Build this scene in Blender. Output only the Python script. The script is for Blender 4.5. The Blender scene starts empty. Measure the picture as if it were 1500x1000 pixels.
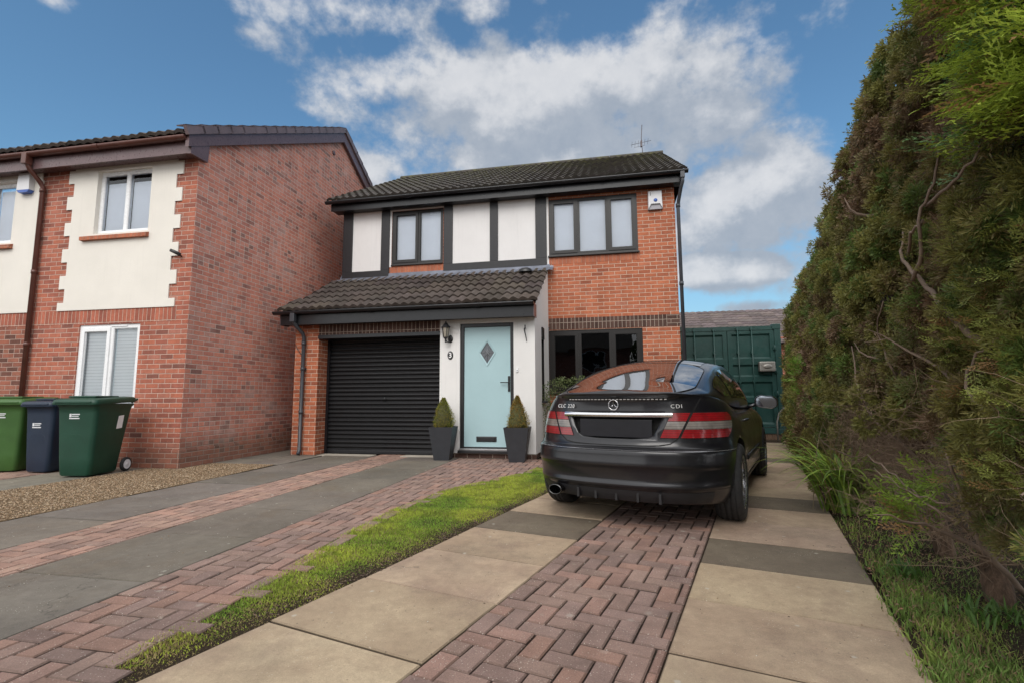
import bpy, bmesh, math, random
import numpy as np
from mathutils import Vector, Matrix
R = math.radians
rng = np.random.default_rng(7)
random.seed(7)
scene = bpy.context.scene
COL = scene.collection
sin, cos, pi = math.sin, math.cos, math.pi

# ------------------------------------------------------------------ camera
H = 1.03; F = 725.0
PITCH = math.atan(81.5/725); YAW = R(11.35); ROLL = -R(0.31)
fw = np.array([-sin(YAW)*cos(PITCH), cos(YAW)*cos(PITCH), sin(PITCH)])
rt0 = np.array([cos(YAW), sin(YAW), 0.]); up0 = np.cross(rt0, fw)
rt = rt0*cos(ROLL)+up0*sin(ROLL); up = np.cross(rt, fw)
cam_d = bpy.data.cameras.new('camera'); cam = bpy.data.objects.new('camera', cam_d); COL.objects.link(cam)
cam.matrix_world = Matrix(((rt[0], up[0], -fw[0], 0), (rt[1], up[1], -fw[1], 0), (rt[2], up[2], -fw[2], H), (0, 0, 0, 1)))
cam_d.sensor_width = 36; cam_d.lens = 36*F/1500; cam_d.clip_start = 0.05; cam_d.clip_end = 3000
scene.camera = cam

def pdir(px, py):           # direction (world) seen at a photo pixel; used only to measure where the clouds hang
    d = fw + rt*(px-750)/F + up*(500-py)/F
    return d/np.linalg.norm(d)

# ------------------------------------------------------------------ node helper
class NT:
    def __init__(s, tree): s.t = tree; s.n = tree.nodes; s.l = tree.links
    def new(s, typ, **kw):
        n = s.n.new(typ)
        for k, v in kw.items(): setattr(n, k, v)
        return n
    def put(s, sock, v):
        if isinstance(v, bpy.types.NodeSocket): s.l.new(v, sock)
        elif v is not None:
            if isinstance(v, (tuple, list)) and sock.type == 'RGBA' and len(v) == 3: v = (*v, 1)
            sock.default_value = v
    def m(s, op, a, b=None, c=None, clamp=False):
        n = s.new('ShaderNodeMath', operation=op, use_clamp=clamp)
        for i, v in enumerate((a, b, c)):
            if v is not None: s.put(n.inputs[i], v)
        return n.outputs[0]
    def v(s, op, a, b=None, c=None):
        n = s.new('ShaderNodeVectorMath', operation=op)
        for i, v in enumerate((a, b, c)):
            if v is not None: s.put(n.inputs[i], v)
        return n.outputs['Value'] if op in ('LENGTH', 'DOT_PRODUCT', 'DISTANCE') else n.outputs[0]
    def scale(s, a, f):
        n = s.new('ShaderNodeVectorMath', operation='SCALE'); s.put(n.inputs[0], a); s.put(n.inputs['Scale'], f); return n.outputs[0]
    def xyz(s, x, y, z=0.0):
        n = s.new('ShaderNodeCombineXYZ'); s.put(n.inputs[0], x); s.put(n.inputs[1], y); s.put(n.inputs[2], z); return n.outputs[0]
    def sep(s, v):
        n = s.new('ShaderNodeSeparateXYZ'); s.put(n.inputs[0], v); return n.outputs
    def noise(s, vec, scale=5, detail=3, rough=.55, dist=0, out='Fac'):
        n = s.new('ShaderNodeTexNoise'); s.put(n.inputs['Vector'], vec)
        n.inputs['Scale'].default_value = scale; n.inputs['Detail'].default_value = detail
        n.inputs['Roughness'].default_value = rough; n.inputs['Distortion'].default_value = dist
        return n.outputs[out]
    def vor(s, vec, scale, out='Distance', feature='F1', rand=1):
        n = s.new('ShaderNodeTexVoronoi', feature=feature); s.put(n.inputs['Vector'], vec); n.inputs['Scale'].default_value = scale
        n.inputs['Randomness'].default_value = rand
        return n.outputs[out]
    def white(s, vec, out='Value'):
        n = s.new('ShaderNodeTexWhiteNoise', noise_dimensions='3D'); s.put(n.inputs['Vector'], vec); return n.outputs[out]
    def ramp(s, fac, stops, interp='LINEAR'):
        n = s.new('ShaderNodeValToRGB'); cr = n.color_ramp; cr.interpolation = interp
        while len(cr.elements) < len(stops): cr.elements.new(0.5)
        for e, (p, c) in zip(cr.elements, stops):
            e.position = p; e.color = (c, c, c, 1) if isinstance(c, (int, float)) else (*c[:3], 1)
        s.put(n.inputs[0], fac); return n.outputs[0]
    def mapr(s, v, a, b, c=0., d=1., smooth=False):
        n = s.new('ShaderNodeMapRange', interpolation_type='SMOOTHSTEP' if smooth else 'LINEAR'); n.clamp = True
        s.put(n.inputs[0], v)
        for i, x in enumerate((a, b, c, d)): s.put(n.inputs[i+1], x)
        return n.outputs[0]
    def mix(s, f, a, b, mode='MIX'):
        n = s.new('ShaderNodeMix', data_type='RGBA', blend_type=mode); s.put(n.inputs[0], f)
        s.put(n.inputs[6], a); s.put(n.inputs[7], b); return n.outputs[2]
    def bump(s, h, dist=.01, strength=1.0, normal=None):
        n = s.new('ShaderNodeBump'); s.put(n.inputs['Height'], h); n.inputs['Distance'].default_value = dist
        n.inputs['Strength'].default_value = strength
        if normal is not None: s.put(n.inputs['Normal'], normal)
        return n.outputs[0]

def new_mat(name):
    m = bpy.data.materials.new(name); m.use_nodes = True; nt = NT(m.node_tree)
    b = m.node_tree.nodes['Principled BSDF']; return m, nt, b

# ------------------------------------------------------------------ world: sky with clouds, sun
SUN_EL = R(44); SUN_AZ = R(184)      # azimuth measured clockwise from +Y (house depth axis): behind the camera, a little right
sun_dir = Vector((sin(SUN_AZ)*cos(SUN_EL), cos(SUN_AZ)*cos(SUN_EL), sin(SUN_EL)))
w = bpy.data.worlds.new('World'); scene.world = w; w.use_nodes = True
nt = NT(w.node_tree); bg = w.node_tree.nodes['Background']
sky = nt.new('ShaderNodeTexSky', sky_type='NISHITA'); sky.sun_disc = False
sky.sun_elevation = SUN_EL; sky.sun_rotation = SUN_AZ; sky.air_density = 1.3; sky.dust_density = .6; sky.ozone_density = 2.0; sky.altitude = 50
SKY = .085; CLOUD = .82
tc = nt.new('ShaderNodeTexCoord'); d = tc.outputs['Generated']
dx, dy, dz = nt.sep(d)
# clouds: soft blobs hung in the sky, broken up by turbulence in a flat cloud-layer projection
n2 = nt.noise(nt.v('ADD', d, (3.1, 1.7, .4)), 19, 8, .60, 0)
blobs = [(840, 240, .44, .10, .74), (1170, 370, .15, .09, .60), (470, 110, .18, .05, .42), (600, 180, .2, .08, .55),  # px, py, radius across, radius up, weight
    (800, 165, .46, .13, 1.0), (640, 130, .26, .075, .9), (980, 160, .26, .10, .85), (1120, 290, .18, .15, .9), (720, 215, .34, .10, .8), (560, 230, .13, .07, .45),
    (1075, 395, .14, .048, 1.0), (1090, 452, .10, .018, .6), (560, 55, .28, .07, .50), (410, 62, .12, .07, .50), (700, 8, .09, .04, .62), (950, 62, .13, .07, .50),
    (1080, 45, .12, .06, .48), (375, 0, .14, .04, .58), (90, 5, .05, .03, .40), (500, 250, .14, .10, .62), (1220, 330, .12, .10, .5), (450, 180, .12, .05, .32), (830, -40, .5, .05, .4)]
def cloud_density(d):
    n1 = nt.noise(nt.v('MULTIPLY', d, (1, 1, 1.5)), 4.6, 9, .58, 0); n4 = nt.noise(nt.v('ADD', d, (1.3, .7, 2.4)), 11, 5, .6)
    turb = nt.m('ADD', nt.m('MULTIPLY', nt.m('SUBTRACT', n1, .5), 1.5), nt.m('MULTIPLY', nt.m('SUBTRACT', n4, .5), .75))
    tot = None
    for px, py, ra, rb, wt in blobs:
        c = pdir(px, py)
        q = nt.v('MULTIPLY', nt.v('SUBTRACT', d, tuple(c)), (1/ra, 1/ra, 1/rb))
        g = nt.m('MULTIPLY', nt.mapr(nt.v('LENGTH', q), 0.0, 1.55, 1.0, 0.0, True), wt)
        tot = g if tot is None else nt.m('MAXIMUM', tot, g)
    return tot, turb
tot, turb = cloud_density(d)
back = nt.mapr(dy, 0.25, -0.35, 0.0, 1.25, True)          # closed cloud over the street behind
top_ = nt.mapr(dz, 0.66, 0.86, 0.0, 1.25, True)  # bright cloud added overhead, out of frame, for more fill light
k_ = nt.mapr(dz, 0, .25, .55, 1.0)
dens = nt.m('ADD', nt.m('MAXIMUM', nt.m('MAXIMUM', tot, back), top_), nt.m('MULTIPLY', turb, k_))
dens = nt.m('ADD', dens, nt.m('MULTIPLY', nt.m('SUBTRACT', n2, .5), .22))
cov = nt.mapr(dens, .30, .64, 0, .94, True)
tot2, turb2 = cloud_density(nt.v('ADD', d, (-.022, 0, .050)))     # density a little nearer the light: billow tops stay bright, bases go grey
dens2 = nt.m('ADD', tot2, nt.m('MULTIPLY', turb2, k_))
lit = nt.mapr(nt.m('SUBTRACT', nt.m('ADD', tot, nt.m('MULTIPLY', turb, k_)), dens2), -.14, .40, 0, 1, True)
lit = nt.m('ADD', nt.m('MULTIPLY', lit, .78), nt.m('MULTIPLY', nt.mapr(n2, .3, .7, 0, 1), .22))
ccol = nt.mix(lit, (.26, .30, .36), (.57, .575, .59))
ccol = nt.mix(nt.m('MAXIMUM', nt.mapr(dy, .3, -.2, 0, 1, True), nt.mapr(dz, .62, .86, 0, 1, True)), ccol, (1.12, 1.12, 1.12))  # unseen cloud behind and overhead made brighter than the rest, as fill
skyc = nt.scale(sky.outputs[0], SKY)
skyc = nt.mix(1.0, skyc, (.64, .88, .97), 'MULTIPLY')
# far hazy band low in the sky
lowm = nt.mapr(dz, .0, .30, .55, 0.0, True)
skyc = nt.mix(lowm, skyc, (.19, .28, .40))
fin = nt.mix(cov, skyc, nt.scale(ccol, CLOUD))
nt.put(bg.inputs['Color'], fin); bg.inputs['Strength'].default_value = 1.0
sd = bpy.data.lights.new('sun', 'SUN'); so = bpy.data.objects.new('sun', sd); COL.objects.link(so)
sd.energy = 1.15; sd.angle = R(38); sd.color = (1, .955, .90)
so.rotation_euler = (-sun_dir).to_track_quat('-Z', 'Y').to_euler(); so.location = sun_dir*30
vs = scene.view_settings; vs.view_transform = 'Standard'; vs.look = 'None'; vs.exposure = 0.70; vs.gamma = 1; vs.use_curve_mapping = False
scene.cycles.max_bounces = 8; scene.cycles.transparent_max_bounces = 12

# ------------------------------------------------------------------ mesh helper
class MB:
    def __init__(s): s.v = []; s.f = []; s.c = []; s.sm = []; s.cur = None; s.mi = []; s.mat = 0
    def add(s, vs, fs, smooth=False, col=None):
        o = len(s.v); s.v.extend([tuple(map(float, p)) for p in vs])
        for f in fs:
            s.f.append(tuple(i+o for i in f)); s.sm.append(smooth); s.c.append(col if col is not None else s.cur); s.mi.append(s.mat)
    def box(s, x0, x1, y0, y1, z0, z1, bev=0, col=None, M=None):
        x0, x1 = min(x0, x1), max(x0, x1); y0, y1 = min(y0, y1), max(y0, y1); z0, z1 = min(z0, z1), max(z0, z1)
        if bev <= 0:
            vs = [(x0, y0, z0), (x1, y0, z0), (x1, y1, z0), (x0, y1, z0), (x0, y0, z1), (x1, y0, z1), (x1, y1, z1), (x0, y1, z1)]
            fs = [(0, 3, 2, 1), (4, 5, 6, 7), (0, 1, 5, 4), (1, 2, 6, 5), (2, 3, 7, 6), (3, 0, 4, 7)]
        else:
            bm = bmesh.new(); bmesh.ops.create_cube(bm, size=1)
            for v in bm.verts: v.co = Vector(((x0+x1)/2+v.co.x*(x1-x0), (y0+y1)/2+v.co.y*(y1-y0), (z0+z1)/2+v.co.z*(z1-z0)))
            bmesh.ops.bevel(bm, geom=bm.edges[:], offset=bev, segments=2, profile=.6, affect='EDGES')
            bm.verts.index_update(); vs = [tuple(v.co) for v in bm.verts]; fs = [tuple(v.index for v in f.verts) for f in bm.faces]; bm.free()
        if M is not None: vs = [tuple(M @ Vector(p)) for p in vs]
        s.add(vs, fs, False, col)
    def prism(s, pts, axis, a, b, col=None):       # polygon pts (2D) extruded along axis from a to b
        def P(p, t): return {'x': (t, p[0], p[1]), 'y': (p[0], t, p[1]), 'z': (p[0], p[1], t)}[axis]
        n = len(pts); vs = [P(p, a) for p in pts]+[P(p, b) for p in pts]
        ar = sum(pts[i][0]*pts[(i+1) % n][1]-pts[(i+1) % n][0]*pts[i][1] for i in range(n))
        flip = (ar > 0) == (axis != 'y') 
        if b < a: flip = not flip
        fs = [tuple(range(n))[::-1], tuple(range(n, 2*n))]+[(i, (i+1) % n, n+(i+1) % n, n+i) for i in range(n)]
        if not flip: fs = [f[::-1] for f in fs]
        s.add(vs, fs, False, col)
    def tube(s, pts, r, n=8, cap=True, smooth=True, col=None):
        pts = [Vector(p) for p in pts]; m = len(pts); rs = r if isinstance(r, (list, tuple)) else [r]*m
        vs = []; ref = None
        for i, p in enumerate(pts):
            t = (pts[min(i+1, m-1)]-pts[max(i-1, 0)]).normalized()
            if ref is None: ref = t.orthogonal().normalized()
            ref = (ref - t*ref.dot(t)); ref = ref.normalized() if ref.length > 1e-6 else t.orthogonal().normalized()
            b = t.cross(ref)
            for k in range(n):
                a = 2*pi*k/n; vs.append(p+(ref*cos(a)+b*sin(a))*rs[i])
        fs = [(i*n+k, i*n+(k+1) % n, (i+1)*n+(k+1) % n, (i+1)*n+k) for i in range(m-1) for k in range(n)]
        if cap: fs += [tuple(range(n))[::-1], tuple(range((m-1)*n, m*n))]
        s.add(vs, fs, smooth, col)
    def lathe(s, prof, n=24, M=None, smooth=True, col=None):      # prof: (r, z)
        vs = [(r*cos(2*pi*k/n), r*sin(2*pi*k/n), z) for r, z in prof for k in range(n)]
        if M is not None: vs = [tuple(M @ Vector(p)) for p in vs]
        m = len(prof); fs = [(i*n+k, i*n+(k+1) % n, (i+1)*n+(k+1) % n, (i+1)*n+k) for i in range(m-1) for k in range(n)]
        s.add(vs, fs, smooth, col)
    def loft(s, rings, smooth=True, cap0=True, cap1=True, col=None):
        n = len(rings[0]); vs = [p for r in rings for p in r]
        fs = [(i*n+k, i*n+(k+1) % n, (i+1)*n+(k+1) % n, (i+1)*n+k) for i in range(len(rings)-1) for k in range(n)]
        s.add(vs, fs, smooth, col)
        if cap0: s.add(rings[0], [tuple(range(n))[::-1]], False, col)
        if cap1: s.add(rings[-1], [tuple(range(n))], False, col)
    def grid(s, P, smooth=True, col=None, flip=False):   # P[i][j]
        a = len(P); b = len(P[0]); vs = [p for r in P for p in r]
        fs = [(i*b+j, i*b+j+1, (i+1)*b+j+1, (i+1)*b+j) for i in range(a-1) for j in range(b-1)]
        if flip: fs = [f[::-1] for f in fs]
        s.add(vs, fs, smooth, col)
    def build(s, name, mat, parent=None, off=(0, 0, 0), uv=True):
        me = bpy.data.meshes.new(name); V = np.array(s.v, float)
        me.from_pydata((V-np.array(off, float)).tolist(), [], s.f)
        mats = mat if isinstance(mat, (list, tuple)) else [mat]
        for m_ in mats: me.materials.append(m_)
        me.polygons.foreach_set('use_smooth', s.sm)
        if len(mats) > 1: me.polygons.foreach_set('material_index', s.mi)
        if any(c is not None for c in s.c):
            ca = me.color_attributes.new('tint', 'FLOAT_COLOR', 'CORNER'); arr = []
            for f, c in zip(s.f, s.c):
                c = c if c is not None else (1, 1, 1); arr.extend([c[0], c[1], c[2], 1.0]*len(f))
            ca.data.foreach_set('color', arr)
        if uv:
            nrm = np.zeros(len(s.f)*3); me.polygons.foreach_get('normal', nrm); nrm = nrm.reshape(-1, 3)
            ul = me.uv_layers.new(name='m'); arr = []
            for f, nn in zip(s.f, nrm):
                ax = int(np.argmax(np.abs(nn)))
                for i in f:
                    p = s.v[i]; arr.extend((p[1], p[2]) if ax == 0 else (p[0], p[2]) if ax == 1 else (p[0], p[1]))
            ul.data.foreach_set('uv', arr)
        me.update(); o = bpy.data.objects.new(name, me); COL.objects.link(o)
        if parent is not None: o.parent = parent
        return o

def thing(name, label, cat, loc=(0, 0, 0), rz=0, group=None):
    o = bpy.data.objects.new(name, None); COL.objects.link(o); o.location = loc; o.rotation_euler = (0, 0, rz)
    o.empty_display_size = .2; o['label'] = label; o['category'] = cat
    if group: o['group'] = group
    return o
def tag(o, label, cat, group=None):
    o['label'] = label; o['category'] = cat
    if group: o['group'] = group
    return o
def struct(o): o['kind'] = 'structure'; return o

def wall(mb, u0, u1, z0, z1, pos, holes=(), axis='y', reveal=.1, sign=1):
    """wall sheet in plane axis=pos, with holes (u0,u1,z0,z1) and reveals going 'reveal' deep along sign*axis"""
    us = sorted({u0, u1, *[h[0] for h in holes], *[h[1] for h in holes]}); zs = sorted({z0, z1, *[h[2] for h in holes], *[h[3] for h in holes]})
    us = [u for u in us if u0-1e-6 <= u <= u1+1e-6]; zs = [z for z in zs if z0-1e-6 <= z <= z1+1e-6]
    def P(u, z, dd=0): return (u, pos+dd*sign, z) if axis == 'y' else (pos+dd*sign, u, z)
    for a, b in zip(us, us[1:]):
        for c, e in zip(zs, zs[1:]):
            mu, mz = (a+b)/2, (c+e)/2
            if any(h[0] < mu < h[1] and h[2] < mz < h[3] for h in holes): continue
            q = [P(a, c), P(b, c), P(b, e), P(a, e)]
            mb.add(q, [(0, 1, 2, 3)] if (axis == 'y') == (sign > 0) else [(3, 2, 1, 0)])
    for h in holes:
        a, b, c, e = h
        for (p, q) in (((a, c), (a, e)), ((b, e), (b, c)), ((a, e), (b, e)), ((b, c), (a, c))):
            mb.add([P(*p), P(*q), P(*q, reveal), P(*p, reveal)], [(0, 1, 2, 3)])

# ------------------------------------------------------------------ materials
def simple(name, col, rough=.5, metal=0, var=.12, scale=8, bump=0, bscale=60, spec=.5, tint=False, coat=0):
    m, n, b = new_mat(name); g = n.new('ShaderNodeTexCoord').outputs['Object']
    f = n.noise(g, scale, 4, .6); lo = tuple(c*(1-var) for c in col); hi = tuple(min(1, c*(1+var)) for c in col)
    c = n.ramp(f, [(.25, lo), (.75, hi)])
    if tint:
        a = n.new('ShaderNodeVertexColor', layer_name='tint').outputs[0]; c = n.mix(1.0, c, a, 'MULTIPLY')
    n.put(b.inputs['Base Color'], c); b.inputs['Metallic'].default_value = metal
    rf = n.mapr(n.noise(g, scale*3, 3), .3, .7, rough*.85, min(1, rough*1.15)); n.put(b.inputs['Roughness'], rf)
    b.inputs['Specular IOR Level'].default_value = spec; b.inputs['Coat Weight'].default_value = coat; b.inputs['Coat Roughness'].default_value = .08
    if bump: n.put(b.inputs['Normal'], n.bump(n.noise(g, bscale, 4, .65), bump))
    return m

def brick_mat(name, stops, mortar, w=.225, h=.075, mw=.0095, soldier=False, wash=None, dirt=None, bands=False):
    m, n, b = new_mat(name)
    uv = n.new('ShaderNodeUVMap', uv_map='m').outputs[0]; obj = n.new('ShaderNodeTexCoord').outputs['Object']
    dn = n.noise(obj, 30, 2, .6, out='Color'); uvd = n.v('ADD', uv, n.scale(n.v('SUBTRACT', dn, (.5, .5, .5)), .007))
    x, y, _ = n.sep(uvd)
    if soldier: x, y = y, x
    row = n.m('FLOOR', n.m('DIVIDE', y, h)); 
    off = 0.0 if soldier else n.m('MULTIPLY', n.m('FLOORED_MODULO', row, 2.0), .5)
    xu = n.m('ADD', n.m('DIVIDE', x, w), off); col = n.m('FLOOR', xu)
    fu = n.m('MULTIPLY', n.m('FRACT', xu), w); fv = n.m('MULTIPLY', n.m('FRACT', n.m('DIVIDE', y, h)), h)
    if bands:    # some courses laid as headers: split the stretcher in two
        hd = n.m('GREATER_THAN', n.white(n.xyz(row, 7.3, 2.2)), .62)
        rr = n.m('GREATER_THAN', n.white(n.xyz(n.m('FLOOR', n.m('DIVIDE', col, 3.0)), row, 4.4)), .35); hd = n.m('MULTIPLY', hd, rr)
        half = n.m('MULTIPLY', n.m('GREATER_THAN', fu, w/2), hd)
        fu2 = n.m('MODULO', fu, w/2)
        wd = n.m('MULTIPLY_ADD', hd, -w/2, w)
        fu = n.m('ADD', n.m('MULTIPLY', fu2, hd), n.m('MULTIPLY', fu, n.m('SUBTRACT', 1.0, hd)))
        col = n.m('MULTIPLY_ADD', half, .5, col)
    else: wd = w; hd = None
    dist = n.m('MINIMUM', n.m('MINIMUM', fu, n.m('SUBTRACT', wd, fu)), n.m('MINIMUM', fv, n.m('SUBTRACT', h, fv)))
    mask = n.mapr(dist, mw/2-.0018, mw/2+.0022, 0, 1, True)
    rnd = n.white(n.xyz(col, row, 1.0)); rnd2 = n.white(n.xyz(col, row, 9.0))
    if hd is not None: rnd = n.m('ADD', rnd, n.m('MULTIPLY', n.m('MULTIPLY', hd, half), .35), clamp=True)
    big = n.noise(obj, .9, 3, .6)
    t = n.m('ADD', n.m('MULTIPLY', rnd, .78), n.m('MULTIPLY', n.mapr(big, .3, .7), .22))
    bc = n.ramp(t, stops)
    grain = n.noise(obj, 90, 5, .7); mid = n.noise(n.v('ADD', obj, n.scale(n.xyz(rnd, rnd2, rnd), 9)), 16, 3, .6)
    bc = n.mix(1.0, bc, n.ramp(n.m('ADD', n.m('MULTIPLY', grain, .55), n.m('MULTIPLY', mid, .45)), [(.3, .66), (.7, 1.24)]), 'MULTIPLY')
    wx = n.noise(n.v('MULTIPLY', obj, (2.4, 2.4, .55)), 1.3, 6, .65); bc = n.mix(1.0, bc, n.ramp(wx, [(.30, .80), (.55, 1.02), (.75, 1.12)]), 'MULTIPLY')
    mc = n.mix(n.noise(obj, 40, 4, .7), tuple(c*.72 for c in mortar), tuple(min(1, c*1.18) for c in mortar))
    c = n.mix(mask, mc, bc)
    if wash:
        wm = n.mapr(n.noise(obj, 1.6, 5, .68, .4), .50, .78, 0, wash[1], True); c = n.mix(wm, c, wash[0])
    if dirt:   # damp green-grey staining low on the wall
        zz = n.sep(obj)[2]; dm = n.m('MULTIPLY', n.mapr(n.m('ADD', zz, n.m('MULTIPLY', n.noise(obj, 3, 4), .25)), dirt[0], dirt[1], 1, 0, True), dirt[3])
        c = n.mix(dm, c, dirt[2])
    n.put(b.inputs['Base Color'], c); b.inputs['Roughness'].default_value = .88; b.inputs['Specular IOR Level'].default_value = .25
    hh = n.m('ADD', n.m('MULTIPLY', mask, 1.0), n.m('MULTIPLY', grain, .30)); hh = n.m('ADD', hh, n.m('MULTIPLY', rnd2, .25))
    n.put(b.inputs['Normal'], n.bump(hh, .006))
    return m

M = {}
M['brick'] = brick_mat('brick_orange', [(0, (.24, .075, .045)), (.18, (.36, .115, .062)), (.5, (.44, .14, .072)), (.78, (.50, .165, .085)), (.93, (.43, .16, .10)), (1, (.38, .23, .17))], (.62, .47, .37))
M['brick_sold'] = brick_mat('brick_brown_soldier', [(0, (.060, .034, .028)), (.5, (.095, .053, .042)), (1, (.13, .075, .06))], (.42, .34, .28), soldier=True)
M['brick_brown'] = brick_mat('brick_brown_course', [(0, (.060, .034, .028)), (.5, (.095, .053, .042)), (1, (.13, .075, .06))], (.42, .34, .28))
red = [(0, (.26, .14, .12)), (.10, (.34, .165, .135)), (.22, (.56, .225, .170)), (.62, (.68, .270, .190)), (.82, (.62, .31, .25)), (.93, (.32, .17, .14)), (1, (.52, .35, .30))]
M['brick_red'] = brick_mat('brick_red', red, (.70, .56, .49), bands=True, wash=((.60, .43, .38), .6), dirt=(.30, .75, (.085, .07, .045), .55))
M['brick_red_front'] = brick_mat('brick_red_front', [(0, (.16, .075, .06)), (.25, (.34, .115, .08)), (.65, (.45, .150, .092)), (.9, (.40, .165, .12)), (1, (.36, .20, .16))], (.58, .42, .35), dirt=(.28, .6, (.10, .07, .05), .45))
M['brick_red_sold'] = brick_mat('brick_red_soldier', [(0, (.22, .08, .06)), (.4, (.40, .125, .08)), (1, (.48, .16, .10))], (.58, .42, .34), soldier=True)
M['brick_old'] = brick_mat('brick_mixed', [(0, (.09, .05, .04)), (.35, (.22, .09, .065)), (.7, (.36, .13, .085)), (1, (.27, .14, .10))], (.48, .35, .29), bands=True)
M['brick_sill'] = brick_mat('brick_sill', [(0, (.36, .12, .07)), (1, (.50, .18, .10))], (.40, .22, .16), soldier=True)

def render_mat(name, col, top=None):
    m, n, b = new_mat(name); g = n.new('ShaderNodeTexCoord').outputs['Object']
    f = n.noise(g, 1.3, 5, .6); c = n.ramp(f, [(.25, tuple(k*.90 for k in col)), (.75, col)])
    st = n.noise(n.v('MULTIPLY', g, (9, 9, .5)), 1.6, 4, .6); c = n.mix(n.mapr(st, .56, .8, 0, .16), c, tuple(k*.62 for k in col))
    n.put(b.inputs['Base Color'], c); b.inputs['Roughness'].default_value = .9; b.inputs['Specular IOR Level'].default_value = .2
    n.put(b.inputs['Normal'], n.bump(n.m('ADD', n.noise(g, 130, 4, .7), n.m('MULTIPLY', n.noise(g, 9, 3), .6)), .004)); return m
M['render_white'] = render_mat('white_render', (.80, .79, .775))
M['render_cream'] = render_mat('cream_render', (.80, .765, .70))
M['panel_white'] = render_mat('panel_white', (.78, .765, .76))
M['black_board'] = simple('black_painted_timber', (.011, .011, .014), .45, var=.3, scale=20, bump=.002, bscale=40)
M['black_pvc'] = simple('black_pvc', (.010, .0105, .013), .32, var=.15)
M['grey_pipe'] = simple('grey_pipe', (.05, .053, .062), .38, var=.15)
M['brown_frame'] = simple('dark_brown_frame', (.012, .010, .009), .33, var=.2, scale=30)
M['brown_pvc'] = simple('brown_pvc', (.135, .085, .088), .30, var=.15)
M['brown_pipe'] = simple('brown_pipe', (.105, .040, .030), .35, var=.2)
M['brown_tilecap'] = simple('brown_verge', (.165, .12, .125), .45, var=.2, scale=3)
M['white_pvc'] = simple('white_pvc', (.80, .81, .82), .28, var=.04)
M['lead'] = simple('lead_flashing', (.17, .185, .23), .42, metal=.35, var=.3, scale=6, bump=.006, bscale=9)
M['concrete_pale'] = simple('pale_concrete', (.42, .38, .32), .9, var=.2, scale=5, bump=.003)
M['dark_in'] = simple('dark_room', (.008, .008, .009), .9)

def tile_mat(name, col, moss=0.):
    m, n, b = new_mat(name); g = n.new('ShaderNodeTexCoord').outputs['Object']
    a = n.new('ShaderNodeVertexColor', layer_name='tint').outputs[0]
    f = n.noise(g, 3.0, 5, .65); c = n.ramp(f, [(.25, tuple(k*.68 for k in col)), (.75, tuple(k*1.35 for k in col))])
    c = n.mix(1.0, c, a, 'MULTIPLY')
    sp = n.vor(g, 45); c = n.mix(n.mapr(n.m('ADD', sp, n.m('MULTIPLY', n.noise(g, 6, 3), .5)), .26, .36, .45, 0), c, (.20, .19, .14))
    if moss:
        z = n.sep(g)[2]; mm = n.m('MULTIPLY', n.mapr(z, moss[0], moss[1], 0.05, 1), n.mapr(n.noise(g, 7, 5, .7), .45, .65, 0, .85)); c = n.mix(mm, c, (.085, .085, .03))
    n.put(b.inputs['Base Color'], c); b.inputs['Roughness'].default_value = .78; b.inputs['Specular IOR Level'].default_value = .35
    n.put(b.inputs['Normal'], n.bump(n.noise(g, 70, 5, .75), .006)); return m
M['tile'] = tile_mat('roof_tile_brown', (.066, .052, .044))
M['tile_moss'] = tile_mat('roof_tile_moss', (.048, .041, .035), moss=(5.6, 7.3))
M['tile_far'] = tile_mat('roof_tile_far', (.12, .095, .09))

def glass_mat(name, tint=(.02, .022, .025), k=1.0, trans=True, rough=.01, wave=.006):
    m, n, b = new_mat(name); out = m.node_tree.nodes['Material Output']; m.node_tree.nodes.remove(b)
    fr = n.new('ShaderNodeFresnel'); fr.inputs[0].default_value = 1.52
    g = n.new('ShaderNodeTexCoord').outputs['Object']
    gl = n.new('ShaderNodeBsdfGlossy'); gl.inputs['Roughness'].default_value = rough; gl.inputs['Color'].default_value = (.95, .97, 1, 1)
    n.put(gl.inputs['Normal'], n.bump(n.noise(g, 1.4, 2), wave))
    if trans:
        tr = n.new('ShaderNodeBsdfTransparent'); tr.inputs[0].default_value = (*tint, 1)
    else:
        tr = n.new('ShaderNodeBsdfDiffuse'); tr.inputs[0].default_value = (*tint, 1)
    mx = n.new('ShaderNodeMixShader'); n.put(mx.inputs[0], n.m('MULTIPLY', fr.outputs[0], k, clamp=True)); n.l.new(tr.outputs[0], mx.inputs[1]); n.l.new(gl.outputs[0], mx.inputs[2])
    n.l.new(mx.outputs[0], out.inputs['Surface']); return m
M['glass'] = glass_mat('window_glass', (.93, .95, .97), 1.0)
M['glass_dark'] = glass_mat('window_glass_dark', (.35, .37, .40), 1.2)
M['glass_car'] = glass_mat('car_glass', (.004, .004, .005), .55, trans=False, wave=.0006)
M['blind'] = simple('pale_blind', (.80, .83, .88), .85, var=.05, scale=2)
def slat_mat():
    m, n, b = new_mat('slatted_blind'); uv = n.new('ShaderNodeUVMap', uv_map='m').outputs[0]; y = n.sep(uv)[1]
    f = n.m('FRACT', n.m('DIVIDE', y, .05)); c = n.mix(n.mapr(f, 0, .18, 0, 1, True), (.50, .54, .55), (.90, .93, .93))
    n.put(b.inputs['Base Color'], c); b.inputs['Roughness'].default_value = .6; n.put(b.inputs['Normal'], n.bump(f, .012)); return m
M['slats'] = slat_mat()

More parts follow.
